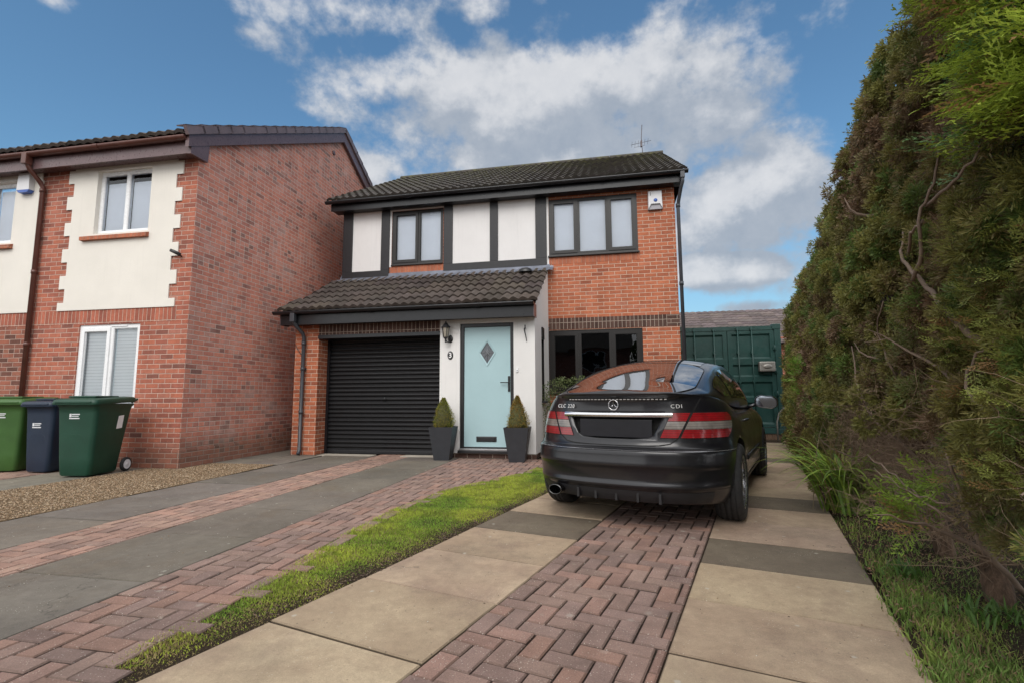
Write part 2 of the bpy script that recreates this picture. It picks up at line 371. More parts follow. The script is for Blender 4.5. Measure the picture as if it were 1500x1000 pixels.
# ------------------------------------------------------------------ ground
def slab_mat(name, a, bcol, stain=(.16, .10, .07), wet=False):
    m, n, b = new_mat(name); g = n.new('ShaderNodeTexCoord').outputs['Object']
    t = n.new('ShaderNodeVertexColor', layer_name='tint').outputs[0]
    big = n.noise(g, 1.5, 8, .70, .5); f2 = n.noise(g, 14, 8, .75)
    c = n.mix(n.mapr(big, .34, .66, 0, 1), a, bcol)
    c = n.mix(n.mapr(n.noise(n.v('ADD', n.v('MULTIPLY', g, (1.0, .55, 1)), (5, 2, 0)), 2.2, 9, .72, .3), .50, .70, 0, .55), c, stain)
    c = n.mix(n.mapr(n.noise(n.v('ADD', g, (9, 4, 0)), .9, 6, .7), .52, .72, 0, .35), c, (.105, .095, .075))
    c = n.mix(1.0, c, n.ramp(f2, [(.25, .80), (.75, 1.16)]), 'MULTIPLY')
    gr = n.noise(g, 210, 4, .85); c = n.mix(1.0, c, n.ramp(gr, [(.28, .70), (.5, 1.0), (.74, 1.25)]), 'MULTIPLY'); c = n.mix(1.0, c, t, 'MULTIPLY')
    sp = n.vor(g, 60); c = n.mix(n.m('MULTIPLY', n.mapr(sp, .09, .15, .8, 0), n.mapr(n.noise(g, 5, 3), .5, .62, 0, 1)), c, (.62, .57, .48))
    dk = n.vor(n.v('ADD', g, (3, 8, 0)), 24); c = n.mix(n.m('MULTIPLY', n.mapr(dk, .06, .13, .7, 0), n.mapr(n.noise(g, 3, 3), .45, .6, 0, 1)), c, (.06, .05, .04))
    li = n.m('ADD', n.vor(g, 5.5), n.m('MULTIPLY', n.noise(g, 40, 3), .08)); c = n.mix(n.mapr(li, .085, .125, .55, 0), c, (.46, .44, .38))
    cr = n.vor(n.v('ADD', g, n.scale(n.noise(g, 3, 4, out='Color'), .5)), 1.15, feature='DISTANCE_TO_EDGE'); c = n.mix(n.m('MULTIPLY', n.mapr(cr, .0, .006, .5, 0), n.mapr(n.noise(g, .8, 2), .56, .62, 0, 1)), c, (.04, .035, .03))
    n.put(b.inputs['Base Color'], c); n.put(b.inputs['Roughness'], n.mapr(big, .3, .7, .70, .92)); b.inputs['Specular IOR Level'].default_value = .3
    n.put(b.inputs['Normal'], n.bump(n.m('ADD', n.m('MULTIPLY', gr, .5), f2), .006)); return m
M['slab_tan'] = slab_mat('slab_tan', (.310, .228, .162), (.44, .345, .245), (.225, .155, .125))
M['slab_grey'] = slab_mat('slab_grey', (.128, .112, .096), (.195, .172, .145), (.155, .115, .08))
M['slab_mix'] = slab_mat('slab_mixed', (.155, .140, .118), (.24, .215, .175), (.12, .10, .08))
def block_mat(name, col):
    m, n, b = new_mat(name); g = n.new('ShaderNodeTexCoord').outputs['Object']
    t = n.new('ShaderNodeVertexColor', layer_name='tint').outputs[0]
    c = n.ramp(n.noise(g, 5, 5, .6), [(.3, tuple(k*.75 for k in col)), (.7, tuple(k*1.2 for k in col))]); c = n.mix(1.0, c, t, 'MULTIPLY')
    gr = n.noise(g, 170, 4, .8); c = n.mix(1.0, c, n.ramp(gr, [(.3, .65), (.7, 1.3)]), 'MULTIPLY')
    sp = n.vor(g, 75); c = n.mix(n.m('MULTIPLY', n.mapr(sp, .13, .20, .9, 0), n.mapr(n.noise(g, 12, 2), .42, .58, .15, 1)), c, (.60, .54, .48)); c = n.mix(n.mapr(n.noise(g, 1.1, 4), .45, .7, 0, .35), c, (.15, .115, .10))
    li = n.m('ADD', n.vor(g, 6.0), n.m('MULTIPLY', n.noise(g, 28, 4), .12)); lm = n.m('MULTIPLY', n.mapr(li, .13, .20, .75, 0), n.mapr(n.noise(g, 1.4, 3), .42, .6, 0, 1)); c = n.mix(lm, c, (.40, .36, .31))
    n.put(b.inputs['Base Color'], c); b.inputs['Roughness'].default_value = .88; b.inputs['Specular IOR Level'].default_value = .3
    n.put(b.inputs['Normal'], n.bump(n.m('ADD', gr, n.m('MULTIPLY', n.noise(g, 30, 3), .7)), .006)); return m
M['block'] = block_mat('paving_block', (.290, .196, .160))
M['block_pink'] = block_mat('paving_block_pink', (.37, .240, .190))
def soil_mat(name, a, bb, c3):
    m, n, b = new_mat(name); g = n.new('ShaderNodeTexCoord').outputs['Object']
    c = n.mix(n.noise(g, 35, 6, .75), a, bb); c = n.mix(n.mapr(n.vor(g, 60), .1, .3, .8, 0), c, c3)
    n.put(b.inputs['Base Color'], c); b.inputs['Roughness'].default_value = 1; b.inputs['Specular IOR Level'].default_value = .1
    n.put(b.inputs['Normal'], n.bump(n.noise(g, 45, 6, .8), .03)); return m
M['soil'] = soil_mat('soil', (.030, .022, .015), (.075, .053, .036), (.12, .09, .06))
M['joint'] = soil_mat('joint_sand', (.045, .038, .026), (.085, .070, .048), (.05, .05, .025))
M['gravel'] = soil_mat('gravel_bed', (.13, .09, .052), (.25, .18, .11), (.34, .26, .17))
M['road'] = soil_mat('asphalt', (.045, .045, .047), (.065, .065, .067), (.08, .08, .08))

def flat(name, pts, z, mat, sub=None):
    mb = MB(); mb.add([(x, y, z) for x, y in pts], [tuple(range(len(pts)))]); o = mb.build(name, mat); return struct(o)
# base sheet out to the horizon
mb = MB(); mb.add([(-600, -600, -.05), (600, -600, -.05), (600, 900, -.05), (-600, 900, -.05)], [(0, 1, 2, 3)]); struct(mb.build('ground', M['soil']))
flat('road', [(-80, -16), (80, -16), (80, -6.5), (-80, -6.5)], -.046, M['road'])

class Frame:
    def __init__(s, o, deg): a = R(deg); s.o = o; s.e = (cos(a), -sin(a)); s.d = (sin(a), cos(a))
    def w(s, u, v, z=0.): return (s.o[0]+s.e[0]*u+s.d[0]*v, s.o[1]+s.e[1]*u+s.d[1]*v, z)
DR = Frame((-.44, 3.13), 15.0)     # right-hand drive: u across, v along

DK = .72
def slabs(name, rects, fr, mat, top=0.0, gap=.010, tints=None, rnd=.10):
    mb = MB()
    for i, (a, b, c, e) in enumerate(rects):
        k = 1+random.uniform(-rnd, rnd); t = tints[i] if tints and tints[i] else (k, k*random.uniform(.97, 1.02), k*random.uniform(.94, 1.02))
        j = lambda: random.uniform(-.0015, .0015); zt = top+random.uniform(-.003, .003)
        g2 = gap/2; bv = .006
        ring0 = [(a+g2, c+g2), (b-g2, c+g2), (b-g2, e-g2), (a+g2, e-g2)]; ring1 = [(a+g2+bv, c+g2+bv), (b-g2-bv, c+g2+bv), (b-g2-bv, e-g2-bv), (a+g2+bv, e-g2-bv)]
        tl = [j()*2 for _ in range(4)]
        vs = [fr.w(*p, -.045) for p in ring0]+[fr.w(*p, zt-bv+tl[i]) for i, p in enumerate(ring0)]+[fr.w(*p, zt+tl[i]) for i, p in enumerate(ring1)]
        mb.add(vs, [(k2, (k2+1) % 4, 4+(k2+1) % 4, 4+k2) for k2 in range(4)], False, tuple(q_*.30 for q_ in t))      # side faces tinted dark, so the joints read dark
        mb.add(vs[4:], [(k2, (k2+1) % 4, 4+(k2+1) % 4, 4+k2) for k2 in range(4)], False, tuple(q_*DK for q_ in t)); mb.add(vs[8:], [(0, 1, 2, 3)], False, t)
    return struct(mb.build(name, mat))

def clip_poly(poly, rect):
    a, b, c, e = rect
    def cut(ps, ax, val, keep):
        out = []
        for i in range(len(ps)):
            p, q = ps[i], ps[(i+1) % len(ps)]; ip = (p[ax]-val)*keep >= 0; iq = (q[ax]-val)*keep >= 0
            if ip: out.append(p)
            if ip != iq:
                t = (val-p[ax])/(q[ax]-p[ax]); out.append((p[0]+(q[0]-p[0])*t, p[1]+(q[1]-p[1])*t))
        return out
    for ax, val, keep in ((0, a, 1), (0, b, -1), (1, c, 1), (1, e, -1)):
        poly = cut(poly, ax, val, keep)
        if len(poly) < 3: return None
    return poly
def area(p): return abs(sum(p[i][0]*p[(i+1) % len(p)][1]-p[(i+1) % len(p)][0]*p[i][1] for i in range(len(p))))/2

def blocks(name, rect, fr, mat, L=.200, W=.100, gap=.006, top=0.0, pal=None, border=None, pattern='herring', rot=False, accept=None):
    """real paving blocks (herringbone at right angles), each with chamfered edges, clipped to rect in frame coords"""
    a, b, c, e = rect; mb = MB(); items = []
    inner = (a, b, c, e)
    if border:       # a course of blocks laid lengthwise along u=a side and/or u=b side
        for side in border:
            v = c
            while v < e:
                if side == 'a': items.append((a, a+W, v, v+L))
                if side == 'b': items.append((b-W, b, v, v+L))
                v += L
        inner = (a+W if 'a' in border else a, b-W if 'b' in border else b, c, e)
    ia, ib, ic, ie = inner; its = []
    if pattern == 'herring':
        for i in range(-60, 160):
            for j in range(-60, 160):
                # diagonal-stepping herringbone
                x = ia+(i)*W+0*j; 
                k = (i-j) % 4
                xx = ia+i*W; yy = ic+j*W
                if k == 0: its.append((xx, xx+L, yy, yy+W))
                elif k == 3: its.append((xx, xx+W, yy, yy+L)) if False else None
                if k == 2: its.append((xx+0, xx+W, yy-W*1, yy+W)) if True else None
    its2 = []
    for r in its:
        if r is None: continue
        if r[1] <= ia or r[0] >= ib or r[3] <= ic or r[2] >= ie: continue
        its2.append((max(r[0], ia), min(r[1], ib), max(r[2], ic), min(r[3], ie)))
    for r in items+its2:
        if (r[1]-r[0]) < .02 or (r[3]-r[2]) < .02: continue
        if accept and not accept(*fr.w((r[0]+r[1])/2, (r[2]+r[3])/2)[:2]): continue
        p = random.choice(pal); k = random.uniform(.86, 1.12); t = (p[0]*k, p[1]*k, p[2]*k)
        g2 = gap/2*random.uniform(.6, 1.5); bv = .006; zt = top+random.uniform(-.003, .003); tx = random.uniform(-.009, .009); ty = random.uniform(-.009, .009)
        A, B, C_, E = r; cx, cy = (A+B)/2, (C_+E)/2; ja = random.uniform(-.006, .006)
        def P(x, y, z):
            dx_, dy_ = x-cx, y-cy; x2 = cx+dx_-dy_*ja; y2 = cy+dy_+dx_*ja; return fr.w(x2, y2, z+tx*dx_+ty*dy_)
        r0 = [(A+g2, C_+g2), (B-g2, C_+g2), (B-g2, E-g2), (A+g2, E-g2)]; r1 = [(A+g2+bv, C_+g2+bv), (B-g2-bv, C_+g2+bv), (B-g2-bv, E-g2-bv), (A+g2+bv, E-g2-bv)]
        vs = [P(*q, -.03) for q in r0]+[P(*q, zt-bv) for q in r0]+[P(*q, zt) for q in r1]
        mb.add(vs, [(k2, (k2+1) % 4, 4+(k2+1) % 4, 4+k2) for k2 in range(4)], False, tuple(q_*.30 for q_ in t))      # darker side faces keep the gaps between blocks dark
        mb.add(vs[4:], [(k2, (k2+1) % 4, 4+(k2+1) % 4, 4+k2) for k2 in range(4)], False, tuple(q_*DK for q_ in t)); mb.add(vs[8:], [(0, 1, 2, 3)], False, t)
    return struct(mb.build(name, mat))

W0 = Frame((0, 0), 0)
PAL = [(1, 1, 1), (1.06, .97, .96), (.93, .93, .96), (.88, .88, .92), (1.10, .98, .93), (.98, .96, .97)]
PALP = [(1, 1, 1), (1.06, .98, .95), (.94, .93, .94), (1.03, 1.03, 1.0), (.90, .89, .91)]
# grass-boundary line between the two drives (world x,y): left edge of grass
GL = [(-2.02, .8), (-1.97, 1.63), (-1.98, 2.05), (-1.97, 2.72), (-2.05, 3.58), (-2.04, 4.45), (-1.89, 5.45), (-1.60, 6.15), (-1.34, 6.64), (-1.18, 7.1), (-1.12, 7.5), (-1.1, 8.2)]
def gl_x(y):
    for (x0, y0), (x1, y1) in zip(GL, GL[1:]):
        if y0 <= y <= y1: return x0+(x1-x0)*(y-y0)/(y1-y0)
    return GL[0][0] if y < GL[0][1] else GL[-1][0]
# bedding under all paving
flat('drive_bedding', [(-5.2, -1), (-1.0, -1), (-1.0, 8.7), (-5.2, 8.7)], -.022, M['joint'])
bed2 = [DR.w(-.9, -4.5)[:2], DR.w(1.74, -4.5)[:2], DR.w(1.74, 12)[:2], DR.w(-.9, 12)[:2]]
mb = MB(); mb.add([(x, y, -.018) for x, y in bed2], [(0, 1, 2, 3)]); struct(mb.build('drive_bedding', M['joint']))
for q in ((-5.16, -4.19, -1, 8.34), (-3.56, -2.61, -1, 8.34)):
    flat('slab_bedding', [(q[0], q[2]), (q[1], q[2]), (q[1], q[3]), (q[0], q[3])], -.016, M['soil'])
for q in ((-.89, .003), (.842, 1.755)):
    flat('slab_bedding', [DR.w(q[0], -4.4)[:2], DR.w(q[1], -4.4)[:2], DR.w(q[1], 11)[:2], DR.w(q[0], 11)[:2]], -.012, M['soil'])
# left drive
r_ = []; y = -.9
while y < 8.3: r_.append((-5.15, -4.2, y, min(y+.905, 8.33))); y += .905
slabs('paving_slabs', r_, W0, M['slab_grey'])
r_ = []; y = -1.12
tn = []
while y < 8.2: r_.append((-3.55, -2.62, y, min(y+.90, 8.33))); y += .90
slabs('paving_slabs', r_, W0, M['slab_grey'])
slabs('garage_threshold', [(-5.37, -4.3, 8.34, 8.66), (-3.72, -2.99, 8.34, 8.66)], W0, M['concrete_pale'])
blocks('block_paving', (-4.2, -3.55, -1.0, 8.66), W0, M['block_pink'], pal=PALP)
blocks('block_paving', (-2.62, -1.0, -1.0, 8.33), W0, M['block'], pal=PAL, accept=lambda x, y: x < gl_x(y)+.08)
# right drive
le = [.03+.625*k for k in range(-7, 18)]
dark = (.40, .42, .43)
rects = []; tints = []
for k, v in enumerate(le[:-1]):
    rects.append((-.88, 0.0, v, v+.625)); tints.append(dark if abs(v-.655) < .1 else None)
ri = [-.72+.612*k for k in range(-6, 18)]
for k, v in enumerate(ri[:-1]):
    rects.append((.845, 1.75, v, v+.612)); tints.append(dark if abs(v-.504) < .1 or abs(v-2.34) < .1 or abs(v-6.0) < .1 else None)
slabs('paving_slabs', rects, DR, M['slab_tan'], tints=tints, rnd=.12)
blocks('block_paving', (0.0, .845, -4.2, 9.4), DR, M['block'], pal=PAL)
# side paths
r_ = []; y = 7.12
while y < 13: r_ += [(-6.42, -5.84, y, y+.6), (-5.84, -5.2, y, y+.6)] if y < 8.2 else [(-6.42, -5.9, y, y+.6)]; y += .6
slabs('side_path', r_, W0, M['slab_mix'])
r_ = []; y = .2
while y < 6.2: r_.append((-7.85, -6.92, y, y+.9 if y+.9 < 6.35 else 6.35)); y += .9
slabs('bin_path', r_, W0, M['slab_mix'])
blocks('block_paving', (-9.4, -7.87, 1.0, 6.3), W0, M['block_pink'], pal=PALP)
# gravel strip: bed plus loose stones
gpoly = [(-6.90, -1), (-5.17, -1), (-5.17, 5.9), (-5.25, 7.08), (-6.4, 7.08), (-6.44, 6.45), (-6.9, 6.42)]
flat('gravel_bed', gpoly, -.004, M['gravel'])
flat('gravel_bed', [(-9.4, 6.3), (-6.5, 6.3), (-6.5, 6.45), (-9.4, 6.47)], -.006, M['gravel'])
def inside(p, poly):
    x, y = p; c = False
    for i in range(len(poly)):
        (x0, y0), (x1, y1) = poly[i-1], poly[i]
        if (y0 > y) != (y1 > y) and x < (x1-x0)*(y-y0)/(y1-y0)+x0: c = not c
    return c

def mesh_np(name, V, Fq, mat, col=None, parent=None, smooth=False):
    """fast mesh from arrays; Fq (n,3|4); col per face (n,3)"""
    me = bpy.data.meshes.new(name); nf, k = Fq.shape
    me.vertices.add(len(V)); me.vertices.foreach_set('co', V.astype(np.float32).ravel())
    me.loops.add(nf*k); me.loops.foreach_set('vertex_index', Fq.astype(np.int32).ravel())
    me.polygons.add(nf); me.polygons.foreach_set('loop_start', np.arange(0, nf*k, k, dtype=np.int32)); 
    me.polygons.foreach_set('use_smooth', np.full(nf, smooth))
    me.materials.append(mat)
    if col is not None:
        ca = me.color_attributes.new('tint', 'FLOAT_COLOR', 'CORNER'); c4 = np.ones((nf, 4), np.float32); c4[:, :3] = col
        ca.data.foreach_set('color', np.repeat(c4, k, axis=0).ravel())
    me.update(calc_edges=True); me.validate(); o = bpy.data.objects.new(name, me); COL.objects.link(o)
    if parent is not None: o.parent = parent
    return o

def leaf_mat(name, rough=.55, trans=.35, spec=.35):
    m, n, b = new_mat(name); t = n.new('ShaderNodeVertexColor', layer_name='tint').outputs[0]; g = n.new('ShaderNodeTexCoord').outputs['Object']
    c = n.mix(1.0, t, n.ramp(n.noise(g, 25, 3), [(.3, .8), (.7, 1.2)]), 'MULTIPLY')
    n.put(b.inputs['Base Color'], c); b.inputs['Roughness'].default_value = rough; b.inputs['Specular IOR Level'].default_value = spec
    out = m.node_tree.nodes['Material Output']; tr = n.new('ShaderNodeBsdfTranslucent'); n.put(tr.inputs[0], c)
    mx = n.new('ShaderNodeMixShader'); mx.inputs[0].default_value = trans; n.l.new(b.outputs[0], mx.inputs[1]); n.l.new(tr.outputs[0], mx.inputs[2]); n.l.new(mx.outputs[0], out.inputs['Surface']); return m
M['leaf'] = leaf_mat('foliage'); M['grass'] = leaf_mat('grass_blade', .6, .4, .25)
M['stone'] = simple('gravel_stone', (1, 1, 1), .9, var=.1, scale=40, tint=True)
def bark_mat():
    m, n, b = new_mat('bark'); g = n.new('ShaderNodeTexCoord').outputs['Object']; q = n.v('MULTIPLY', g, (1, 1, .22))
    f = n.noise(q, 45, 6, .7); c = n.ramp(f, [(.3, (.055, .034, .022)), (.55, (.15, .092, .058)), (.75, (.25, .17, .115))]); n.put(b.inputs['Base Color'], c); b.inputs['Roughness'].default_value = .95
    n.put(b.inputs['Normal'], n.bump(f, .03)); return m
M['bark'] = bark_mat()
M['twig'] = simple('dead_twig', (.24, .165, .11), .9, var=.35, scale=9)

def stones(name, poly, n, size, cols, z=0.0):
    xs = np.array([p[0] for p in poly]); ys = np.array([p[1] for p in poly]); P = []
    while len(P) < n:
        p = (rng.uniform(xs.min(), xs.max()), rng.uniform(max(ys.min(), 2.2), ys.max()))
        if inside(p, poly): P.append(p)
    P = np.array(P); n = len(P)
    base = np.array([[1, 0, 0], [0, 1, 0], [-1, 0, 0], [0, -1, 0], [0, 0, 1], [0, 0, -1]], float); tri = np.array([[0, 1, 4], [1, 2, 4], [2, 3, 4], [3, 0, 4], [1, 0, 5], [2, 1, 5], [3, 2, 5], [0, 3, 5]])
    sc = rng.uniform(.5, 1.3, (n, 1, 3))*size*np.array([1, .7, .45]); V = base[None]*sc*(1+rng.uniform(-.25, .25, (n, 6, 3)))
    a = rng.uniform(0, 2*pi, n); c, s = np.cos(a)[:, None], np.sin(a)[:, None]
    tilt = rng.uniform(-.5, .5, (n, 1)); V2 = V.copy(); V2[..., 0] = V[..., 0]*c-V[..., 1]*s; V2[..., 1] = V[..., 0]*s+V[..., 1]*c; V2[..., 2] += V2[..., 0]*tilt
    V2[..., 0] += P[:, 0:1]; V2[..., 1] += P[:, 1:2]; V2[..., 2] += z+size*.15
    Fq = (tri[None]+np.arange(n)[:, None, None]*6).reshape(-1, 3); cc = np.array(cols)[rng.integers(0, len(cols), n)]*rng.uniform(.7, 1.25, (n, 1)); cc = np.repeat(cc, 8, axis=0)
    o = mesh_np(name, V2.reshape(-1, 3), Fq, M['stone'], cc); o['kind'] = 'stuff'; return o
stones('gravel', gpoly, 38000, .0082, [(.37, .27, .16), (.29, .20, .12), (.22, .145, .085), (.47, .37, .26), (.17, .11, .065), (.34, .22, .13)])

def blades(name, pts, hgt, cols, lean=.5, wid=.0035, seg=2, zb=-.02):
    """grass: pts (n,2), hgt (n,), cols (n,3)"""
    n = len(pts); a = rng.uniform(0, 2*pi, n); ln = rng.uniform(.1, 1, n)*lean*hgt; wd = rng.uniform(.6, 1.3, n)*wid
    fa = rng.uniform(0, 2*pi, n); V = np.zeros((n, 5, 3)); dirx, diry = np.cos(a), np.sin(a); wx, wy = np.cos(fa)*wd, np.sin(fa)*wd
    for k, (t, ww) in enumerate(((0, 1), (.55, .8))):
        V[:, 2*k, 0] = pts[:, 0]+dirx*ln*t*t-wx*ww; V[:, 2*k, 1] = pts[:, 1]+diry*ln*t*t-wy*ww; V[:, 2*k, 2] = zb+hgt*t
        V[:, 2*k+1, 0] = pts[:, 0]+dirx*ln*t*t+wx*ww; V[:, 2*k+1, 1] = pts[:, 1]+diry*ln*t*t+wy*ww; V[:, 2*k+1, 2] = zb+hgt*t
    V[:, 4, 0] = pts[:, 0]+dirx*ln; V[:, 4, 1] = pts[:, 1]+diry*ln; V[:, 4, 2] = zb+hgt*(1-.25*np.abs(ln/hgt))
    tri = np.array([[0, 1, 3], [0, 3, 2], [2, 3, 4]]); Fq = (tri[None]+np.arange(n)[:, None, None]*5).reshape(-1, 3)
    o = mesh_np(name, V.reshape(-1, 3), Fq, M['grass'], np.repeat(cols, 3, axis=0)); o['kind'] = 'stuff'; return o

def vnoise(p, s, seed=0):         # cheap smooth value noise in 2D/3D for python-side variation
    p = np.asarray(p, float)*s+seed*17.31; i = np.floor(p).astype(np.int64); f = p-i; f = f*f*(3-2*f); D = p.shape[1]; out = 0
    for c in range(2**D):
        w_ = 1; h = np.zeros(len(p), np.int64)
        for k in range(D):
            b = (c >> k) & 1; w_ = w_*(f[:, k] if b else 1-f[:, k]); h = h*1664525+(i[:, k]+b)*(73856093+k*19349663)+1013904223
        h = (h ^ (h >> 13))*1274126177; h = (h ^ (h >> 16)) & 0xffff; out = out+w_*h/65535.
    return out

# central lawn strip
lawn_r = [DR.w(-.87, v)[:2] for v in (-2.35, -1.2, 0, 1, 2, 3, 4, 5.2)]
lawn_poly = GL[:-1]+[(-1.0, 7.5), (-.3, 7.0)]+[lawn_r[-1]]+lawn_r[::-1]
mb = MB(); mb.add([(x, y, -.010) for x, y in lawn_poly], [tuple(range(len(lawn_poly)))[::-1]]); o = mb.build('lawn_soil', M['soil']); struct(o)
def scatter(poly, n):
    xs = np.array([p[0] for p in poly]); ys = np.array([p[1] for p in poly]); out = np.zeros((0, 2))
    while len(out) < n:
        q = np.c_[rng.uniform(xs.min(), xs.max(), 20000), rng.uniform(ys.min(), ys.max(), 20000)]; x, y = q.T; c = np.zeros(len(q), bool)
        for i in range(len(poly)):
            (x0, y0), (x1, y1) = poly[i-1], poly[i]
            if y0 == y1: continue
            k = ((y0 > y) != (y1 > y)) & (x < (x1-x0)*(y-y0)/(y1-y0)+x0); c ^= k
        out = np.vstack([out, q[c]])
    return out[:n]
P = scatter(lawn_poly, 170000)
u = (P[:, 0]-DR.o[0])*DR.e[0]+(P[:, 1]-DR.o[1])*DR.e[1]           # distance from the right-hand slabs
edge = np.clip((-u-.87)/.28, 0, 1); nz = vnoise(P, 3.2); nz2 = vnoise(P, 9, 3)
glx = np.interp(P[:, 1], [p[1] for p in GL], [p[0] for p in GL]); el = np.clip((P[:, 0]-glx)/.10, 0, 1)
keep = rng.uniform(0, 1, len(P)) < (.38+.62*np.clip(edge*1.2+nz2*.5-.2, 0, 1)); P, edge, nz, nz2, el = P[keep], edge[keep], nz[keep], nz2[keep], el[keep]
green = np.array([.23, .38, .05]); lime = np.array([.50, .54, .08]); straw = np.array([.30, .235, .11]); darkg = np.array([.06, .12, .022])
mixl = np.clip((nz-.25)*2.0+.25, 0, 1)[:, None]; near = np.clip((3.8-P[:, 1])/2.0, 0, 1)[:, None]
c_ = green*(1-mixl*.75)+lime*mixl*.75; c_ = c_*(1-.35*(nz2[:, None] < .35))+darkg*.35*(nz2[:, None] < .35)
ps = np.clip(.13+.45*(1-edge)+.35*near[:, 0]*(nz2 > .45), 0, 1); c_[rng.uniform(0, 1, len(P)) < ps] = straw
c_ *= rng.uniform(.7, 1.3, (len(P), 1)); hg = rng.uniform(.013, .034, len(P))*(.5+.5*edge)*(.7+.7*nz)
blades('lawn_grass', P, hg, c_, lean=.9, wid=.0028)
# kerb-side bed at the hedge
bed = [DR.w(1.72, v)[:2] for v in (-4, -2, -1, 0, 1, 2, 3, 4, 6, 8, 10)]
bedp = [DR.w(1.70, -4)[:2], DR.w(1.70, 10.6)[:2], DR.w(4.5, 10.6)[:2], DR.w(4.5, -4)[:2]]
mb = MB(); NX, NY = 36, 110; PP = []
for j in range(NY+1):
    row = []
    for i in range(NX+1):
        uu = 1.745+2.6*i/NX; vv = -4+15*j/NY; x, y, _ = DR.w(uu+(.05*sin(vv*3.1) if i == 0 else 0), vv); row.append([x, y, 0])
    PP.append(row)
PP = np.array(PP); q = PP.reshape(-1, 3); q[:, 2] = -.025+.07*vnoise(q[:, :2], 1.7)*np.tile(np.clip(np.arange(NX+1)/5, 0, 1), NY+1)+.02*vnoise(q[:, :2], 9, 2)
mb.grid(PP.tolist(), True, flip=False); o = mb.build('garden_bed', M['soil']); struct(o)
P = scatter([DR.w(1.70, -2.6)[:2], DR.w(1.72, 2.2)[:2], DR.w(2.5, 2.2)[:2], DR.w(2.9, -2.6)[:2]], 120000)
u = (P[:, 0]-DR.o[0])*DR.e[0]+(P[:, 1]-DR.o[1])*DR.e[1]; v = (P[:, 0]-DR.o[0])*DR.d[0]+(P[:, 1]-DR.o[1])*DR.d[1]; nz = vnoise(P, 2.6, 5); nz2 = vnoise(P, 7, 8)
pr = np.clip((nz-.18)*3.2, .05, 1)*np.clip((u-1.74)/.08, .15, 1)*np.clip((1.3-v)/1.6, .12, 1)*np.clip(1.7-.75*(u-1.75), .1, 1)
k = rng.uniform(0, 1, len(P)) < pr; P, nz, nz2 = P[k], nz[k], nz2[k]
c_ = np.where((nz2 > .5)[:, None], np.array([.25, .33, .075]), np.array([.17, .26, .06])); c_ = c_.copy(); c_[rng.uniform(0, 1, len(P)) < .25] = (.26, .20, .10)
blades('verge_grass', P, rng.uniform(.03, .075, len(P)), c_*rng.uniform(.7, 1.3, (len(P), 1)), lean=.8)
stones('leaf_litter', [DR.w(1.73, -2.6)[:2], DR.w(1.73, 9.8)[:2], DR.w(3.2, 9.8)[:2], DR.w(3.2, -2.6)[:2]], 6000, .009, [(.15, .09, .05), (.20, .13, .08), (.10, .07, .045), (.24, .12, .07)], z=.02)
stones('leaf_litter', [DR.w(-1.0, -2.0)[:2], DR.w(-1.0, 3)[:2], DR.w(-.86, 3)[:2], DR.w(-.86, -2.0)[:2]], 500, .009, [(.15, .10, .06), (.10, .07, .05)], z=-.005)
stones('leaf_litter', [DR.w(-.85, -1.2)[:2], DR.w(1.70, -1.2)[:2], DR.w(1.70, 3)[:2], DR.w(-.85, 3)[:2]], 170, .0055, [(.16, .09, .05), (.24, .15, .08), (.42, .38, .32), (.09, .06, .04)], z=.003)
stones('leaf_litter', [(-5.1, 2.2), (-2.0, 2.2), (-2.1, 8), (-5.1, 8)], 200, .006, [(.16, .09, .05), (.22, .14, .08), (.45, .42, .36)], z=.003)
#--HOUSES--
# ------------------------------------------------------------------ roof tiles
def tile_roof(mb, P0, U, V, wid, slope, roll=.16, gauge=.30, amp=.034, lip=.030, left=None, right=None, per=8, jit=.004):
    """pantiles as real geometry: P0 lower-left corner, U unit along eave, V unit up the slope"""
    P0, U, V = Vector(P0), Vector(U), Vector(V); N = U.cross(V).normalized(); nr = int(round(wid/roll)); rollw = wid/nr; nc = int(math.ceil(slope/gauge))
    for c in range(nc):
        v0 = c*gauge; v1 = min(slope, v0+gauge+.01)
        if v1-v0 < .03: continue
        for r in range(nr):
            if r % 2 == 0:
                jz = random.uniform(-jit, jit); jv = random.uniform(-jit, jit)*1.5; k = random.uniform(.72, 1.22); t = (k, k*random.uniform(.95, 1.03), k*random.uniform(.92, 1.05))
            l0 = (left(v0) if left else 0); 
            rows = []
            for (vv, hh, fl) in ((v0+jv, -.012, 0), (v0+jv, lip, 1), ((v0+v1)/2, lip*.55, 1), (v1, .003, 1)):
                row = []
                for s in range(per+1):
                    x = (r+s/per)*rollw; ph = 2*pi*s/per
                    prof = amp*max(0, .5-.5*cos(ph))**.8
                    row.append(P0+U*x+V*(vv)+N*(hh+jz+(prof if fl else prof*.55)))
                rows.append(row)
            mid = (r+.5)*rollw
            if mid < l0 or (right and mid > right(v0)): continue
            mb.add([tuple(p) for p in rows[0]+rows[1]], [(i, i+1, per+2+i, per+1+i) for i in range(per)], False, tuple(x*.8 for x in t))
            mb.grid([[tuple(p) for p in rr] for rr in rows[1:]], True, t)

